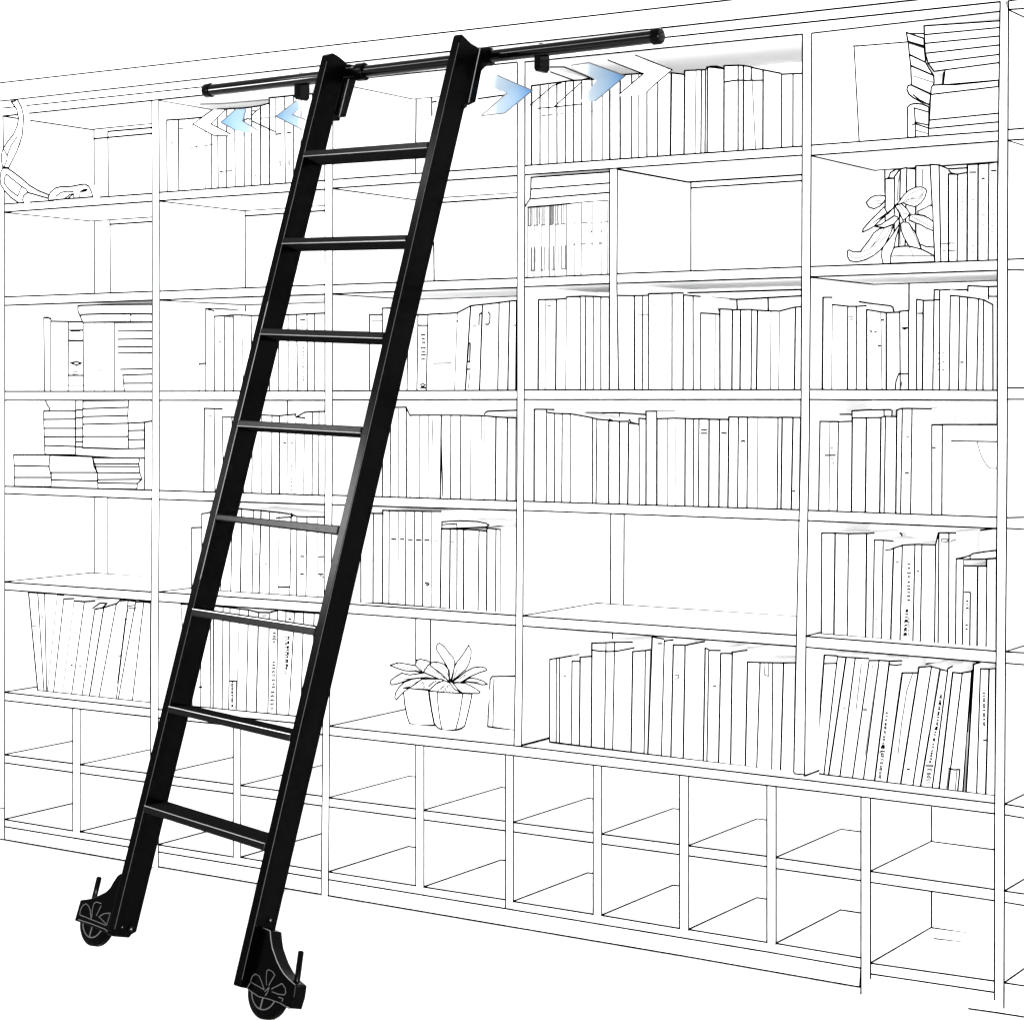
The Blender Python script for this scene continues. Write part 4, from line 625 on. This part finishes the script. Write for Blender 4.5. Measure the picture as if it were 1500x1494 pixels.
# wheel brackets
W0 = .022
def ring_arc(b, pts, r, M):
    for p, q in zip(pts, pts[1:]): b.tube(p, q, r, M, 8)
def bracket(poly, petals, wheel_c, wr, pin, bolts, plate_t=.04, glint_line=None):
    b = MB((BLACK,)); b.prism([LP(*face(x, y, W0), W0) for x, y in poly], w_ * plate_t, BLACK)
    br = b.build('wheel_bracket', ladder, bevel=.0025)
    b = MB((EDGE,))
    for pl in petals:
        ring_arc(b, [LP(*face(x, y, W0), W0 - .0012) for x, y in pl], .0011, EDGE)  # fan outlines in lighter grey, standing in for rim highlights
    b.build('fan_rim_glint', br)
    if glint_line:
        b = MB((GLINT,)); ring_arc(b, [LP(*face(x, y, W0), W0 - .0006) for x, y in glint_line], .0011, GLINT); b.build('edge_glint', br)  # bright rod imitating the highlight along the bracket's curved edge
    b = MB((RUBBER,)); c = LP(*face(*wheel_c, W0 + .02), W0 + .006)
    b.lathe(c, w_, [(0.0, wr * .8), (.002, wr * .93), (.007, wr), (.023, wr), (.028, wr * .93), (.03, wr * .8)], RUBBER, 48)
    b.lathe(c - w_ * .003, w_, [(0, wr * .18), (.002, wr * .2), (.034, wr * .2)], GLOSS, 24)
    wh = b.build('wheel', br, smooth=True)
    b = MB((EDGE,)); n = 40
    n1 = u; n2 = v
    ring = [c - w_ * .001 + (n1 * math.cos(6.2832 * i / n) + n2 * math.sin(6.2832 * i / n)) * wr * .66 for i in range(n + 1)]
    ring_arc(b, ring, .0016, EDGE)
    for i in range(5):
        a = 6.2832 * i / 5 + .9; b.tube(c + (n1 * math.cos(a) + n2 * math.sin(a)) * wr * .2, c + (n1 * math.cos(a) + n2 * math.sin(a)) * wr * .64, .0022, EDGE, 8)
    b.build('wheel_rim', br)
    b = MB((GLOSS,)); p0 = LP(*face(*pin[0], W0 + .025), W0 + .025); p1 = LP(*face(*pin[1], W0 + .025), W0 + .025)
    ax = (p1 - p0); L = ax.length; b.lathe(p0, ax, [(0, .0075), (L - .004, .0075), (L - .001, .006), (L, .003)], GLOSS, 20); b.build('brake_pin', br, smooth=True)
    for (x, y, a, r) in bolts:
        p, q = side(x, y, a); c = LP(a, p, q); b = MB((GLOSS, STEEL)); b.lathe(c, u, [(-.002, r * 1.6), (.002, r * 1.5), (.0035, r * 1.1)], GLOSS, 20); b.lathe(c + u * .0035, u, [(0, r * .5), (.001, r * .42)], STEEL, 12); b.build('bolt', br, smooth=True)
tt = T(90, 1250, 7.47)
bracket([tt(*p) for p in [(205, 505), (265, 498), (330, 488), (400, 458), (480, 418), (530, 368), (565, 305), (610, 240), (640, 218), (700, 212), (640, 500), (575, 902), (400, 830), (250, 768), (140, 732)]],
        [[tt(*p) for p in pl] for pl in [[(205, 665), (215, 610), (240, 565), (270, 548), (300, 570), (320, 620), (330, 712)], [(205, 668), (495, 785)], [(335, 700), (345, 600), (360, 545), (385, 528), (440, 545)], [(440, 570), (385, 680)], [(415, 690), (470, 655), (540, 648), (520, 720), (500, 780)], [(415, 690), (500, 775)], [(190, 720), (330, 765), (480, 825), (560, 890)]]],
        tt(400, 740), .066, (tt(356, 500), tt(416, 250)), [(*tt(752, 822), 0.0, .0055), (*tt(655, 800), 0.0, .0035)])
tt = T(320, 1294, 7.47)
bracket([tt(*p) for p in [(430, 478), (490, 480), (570, 515), (576, 600), (592, 700), (620, 780), (645, 850), (685, 930), (725, 990), (770, 1040), (845, 1105), (825, 1240), (785, 1368), (720, 1325), (640, 1292), (540, 1265), (440, 1238), (310, 1150), (345, 1000), (395, 750)]],
        [[tt(*p) for p in pl] for pl in [[(355, 1065), (375, 1010), (410, 985), (450, 1010), (475, 1070), (505, 1155)], [(352, 1072), (430, 1115), (505, 1160)], [(320, 1140), (350, 1085)], [(530, 1110), (528, 1020), (535, 950), (560, 940), (600, 965), (622, 1000), (590, 1050), (555, 1115)], [(585, 1150), (640, 1120), (700, 1090), (735, 1140), (742, 1190), (725, 1215), (650, 1205), (590, 1180)], [(660, 1240), (710, 1255), (700, 1290)], [(510, 1180), (560, 1130), (540, 1190), (515, 1225)], [(318, 1145), (440, 1232), (560, 1262), (680, 1305), (780, 1366)]]],
        tt(555, 1172), .0685, (tt(858, 1090), tt(905, 730)), [(*tt(558, 395), LW + LT, .005)], glint_line=[tt(*p) for p in [(490, 482), (568, 515), (574, 600), (590, 700), (618, 780), (643, 850), (683, 930), (723, 990), (768, 1040), (840, 1103)]])
# hangers at the top
def hanger(poly, a, t_, glint_ends, pad2):
    b = MB((GLOSS,)); b.prism([LP(a, *side(x, y, a)) for x, y in poly], u * (-t_), GLOSS)
    h = b.build('rail_hanger', ladder, bevel=.002)
    e = MB((GLINT,)); e.tube(LP(a + .001, *side(*glint_ends[0], a)), LP(a + .001, *side(*glint_ends[1], a)), .0012, GLINT, 8); e.build('edge_glint', h)  # bright rod in place of the highlight down the hanger edge
    b = MB((GLOSS,)); b.prism([LP(a, *side(x, y, a)) for x, y in pad2], u * (-t_), GLOSS); b.build('foot_clip', h, bevel=.0015)
    return h
hL = hanger([(511, 94), (520.6, 96), (527, 98), (526, 108), (521, 122), (507, 172), (500.5, 172.6), (494, 170)], 0, .03, ((515, 98), (496.5, 172)), [(490, 168), (500, 168), (498, 177.5), (487, 178)])
hR = hanger([(703.5, 70.5), (718, 68.6), (721, 76), (718, 92), (706, 104), (697, 150), (687.5, 154.6), (684, 152)], LW + LT, .03, ((702.6, 72), (686, 150.5)), [(676, 152), (686, 150), (684.5, 157), (679, 161), (673, 160)])
# ------------------------------------------------------------------ rail
RY = LP(LW / 2, side(703, 80, LW + LT)[0], LS_ + .05).y
def rp(x): return P(x, lerp(133.2, 53.2, (x - 303) / 665.0), RY)
RR = .0178
rail = thing('ladder_rail', 'black tubular rail with rounded end caps along the top of the bookcase', 'rail', rp(640))
b = MB((TUBE,)); b.tube(rp(306), rp(966), RR, TUBE, 48); b.build('tube', rail, smooth=True)
ax = (rp(966) - rp(306)).normalized()
for x, s in ((306, -1), (962, 1)):
    b = MB((GLOSS,)); b.lathe(rp(x) - ax * s * .012, ax * s, [(0, RR + .001), (.002, RR + .0042), (.022, RR + .0042), (.027, RR + .001), (.028, RR - .006)], GLOSS, 40); b.build('end_cap', rail, smooth=True)
for x, ytop, yb in ((430.5, 122, 143.5), (782, 80, 102)):
    c = P(x, ytop, RY - .012); bot = P(x, yb, RY - .012); wd = .020
    b = MB((GLOSS,)); q = [c, c + Vector((wd, 0, 0)), bot + Vector((wd, 0, 0)), bot + Vector((0, 0, 0))]
    b.prism(q, (0, .05, 0), GLOSS)
    zc = rp(x + 6).z; b.prism([Vector((c.x + .004, RY + .005, zc + .022)), Vector((c.x + wd - .004, RY + .005, zc + .022)), Vector((c.x + wd - .004, RY + .005, zc + .017)), Vector((c.x + .004, RY + .005, zc + .017))], (0, -RY - .006, 0), GLOSS)
    dz = Vector((0, 0, -.006)); nz = bot + Vector((wd / 2, .005, 0)); b.prism([bot + Vector((.001, .001, .001)), bot + Vector((wd - .001, .001, .001)), bot + Vector((wd - .004, .001, -.006)), bot + Vector((.004, .001, -.006))], (0, .046, 0), GLOSS)
    rb = b.build('rail_bracket', rail, bevel=.0022)
for x, x2, hg in ((524, 536, hL), (707, 720, hR)):
    b = MB((GLOSS,)); A = rp(x); B_ = rp(x2); L = (B_ - A).length
    b.lathe(A, ax, [(0, .024), (.002, .0265), (L - .003, .0265), (L, .024)], GLOSS, 36); b.build('roller_sleeve', hg, smooth=True)
    
# ------------------------------------------------------------------ lamps
def lamp_mirror(px, n, dist, name, sx, sy, power, plane_pt):
    """a lamp placed where a face with normal n, seen at pixel px, mirrors it"""
    d = ray(*px).normalized(); r = d - n * 2 * d.dot(n); loc = plane_pt + r * dist
    return area(name, loc, plane_pt, sx, sy, power)
if LIGHTS:
    pt = LP(LW, face(505, 760)[1], 0)
    lamp_mirror((505, 760), -w_, 3.2, 'key_lamp', .5, .5, 50, pt)
    nr = (-FW + UP * .1); nr -= ax * nr.dot(ax); nr.normalize()
    lamp_mirror((740, 82), nr, 2.4, 'rail_lamp', 1.8, .16, 22, rp(740))
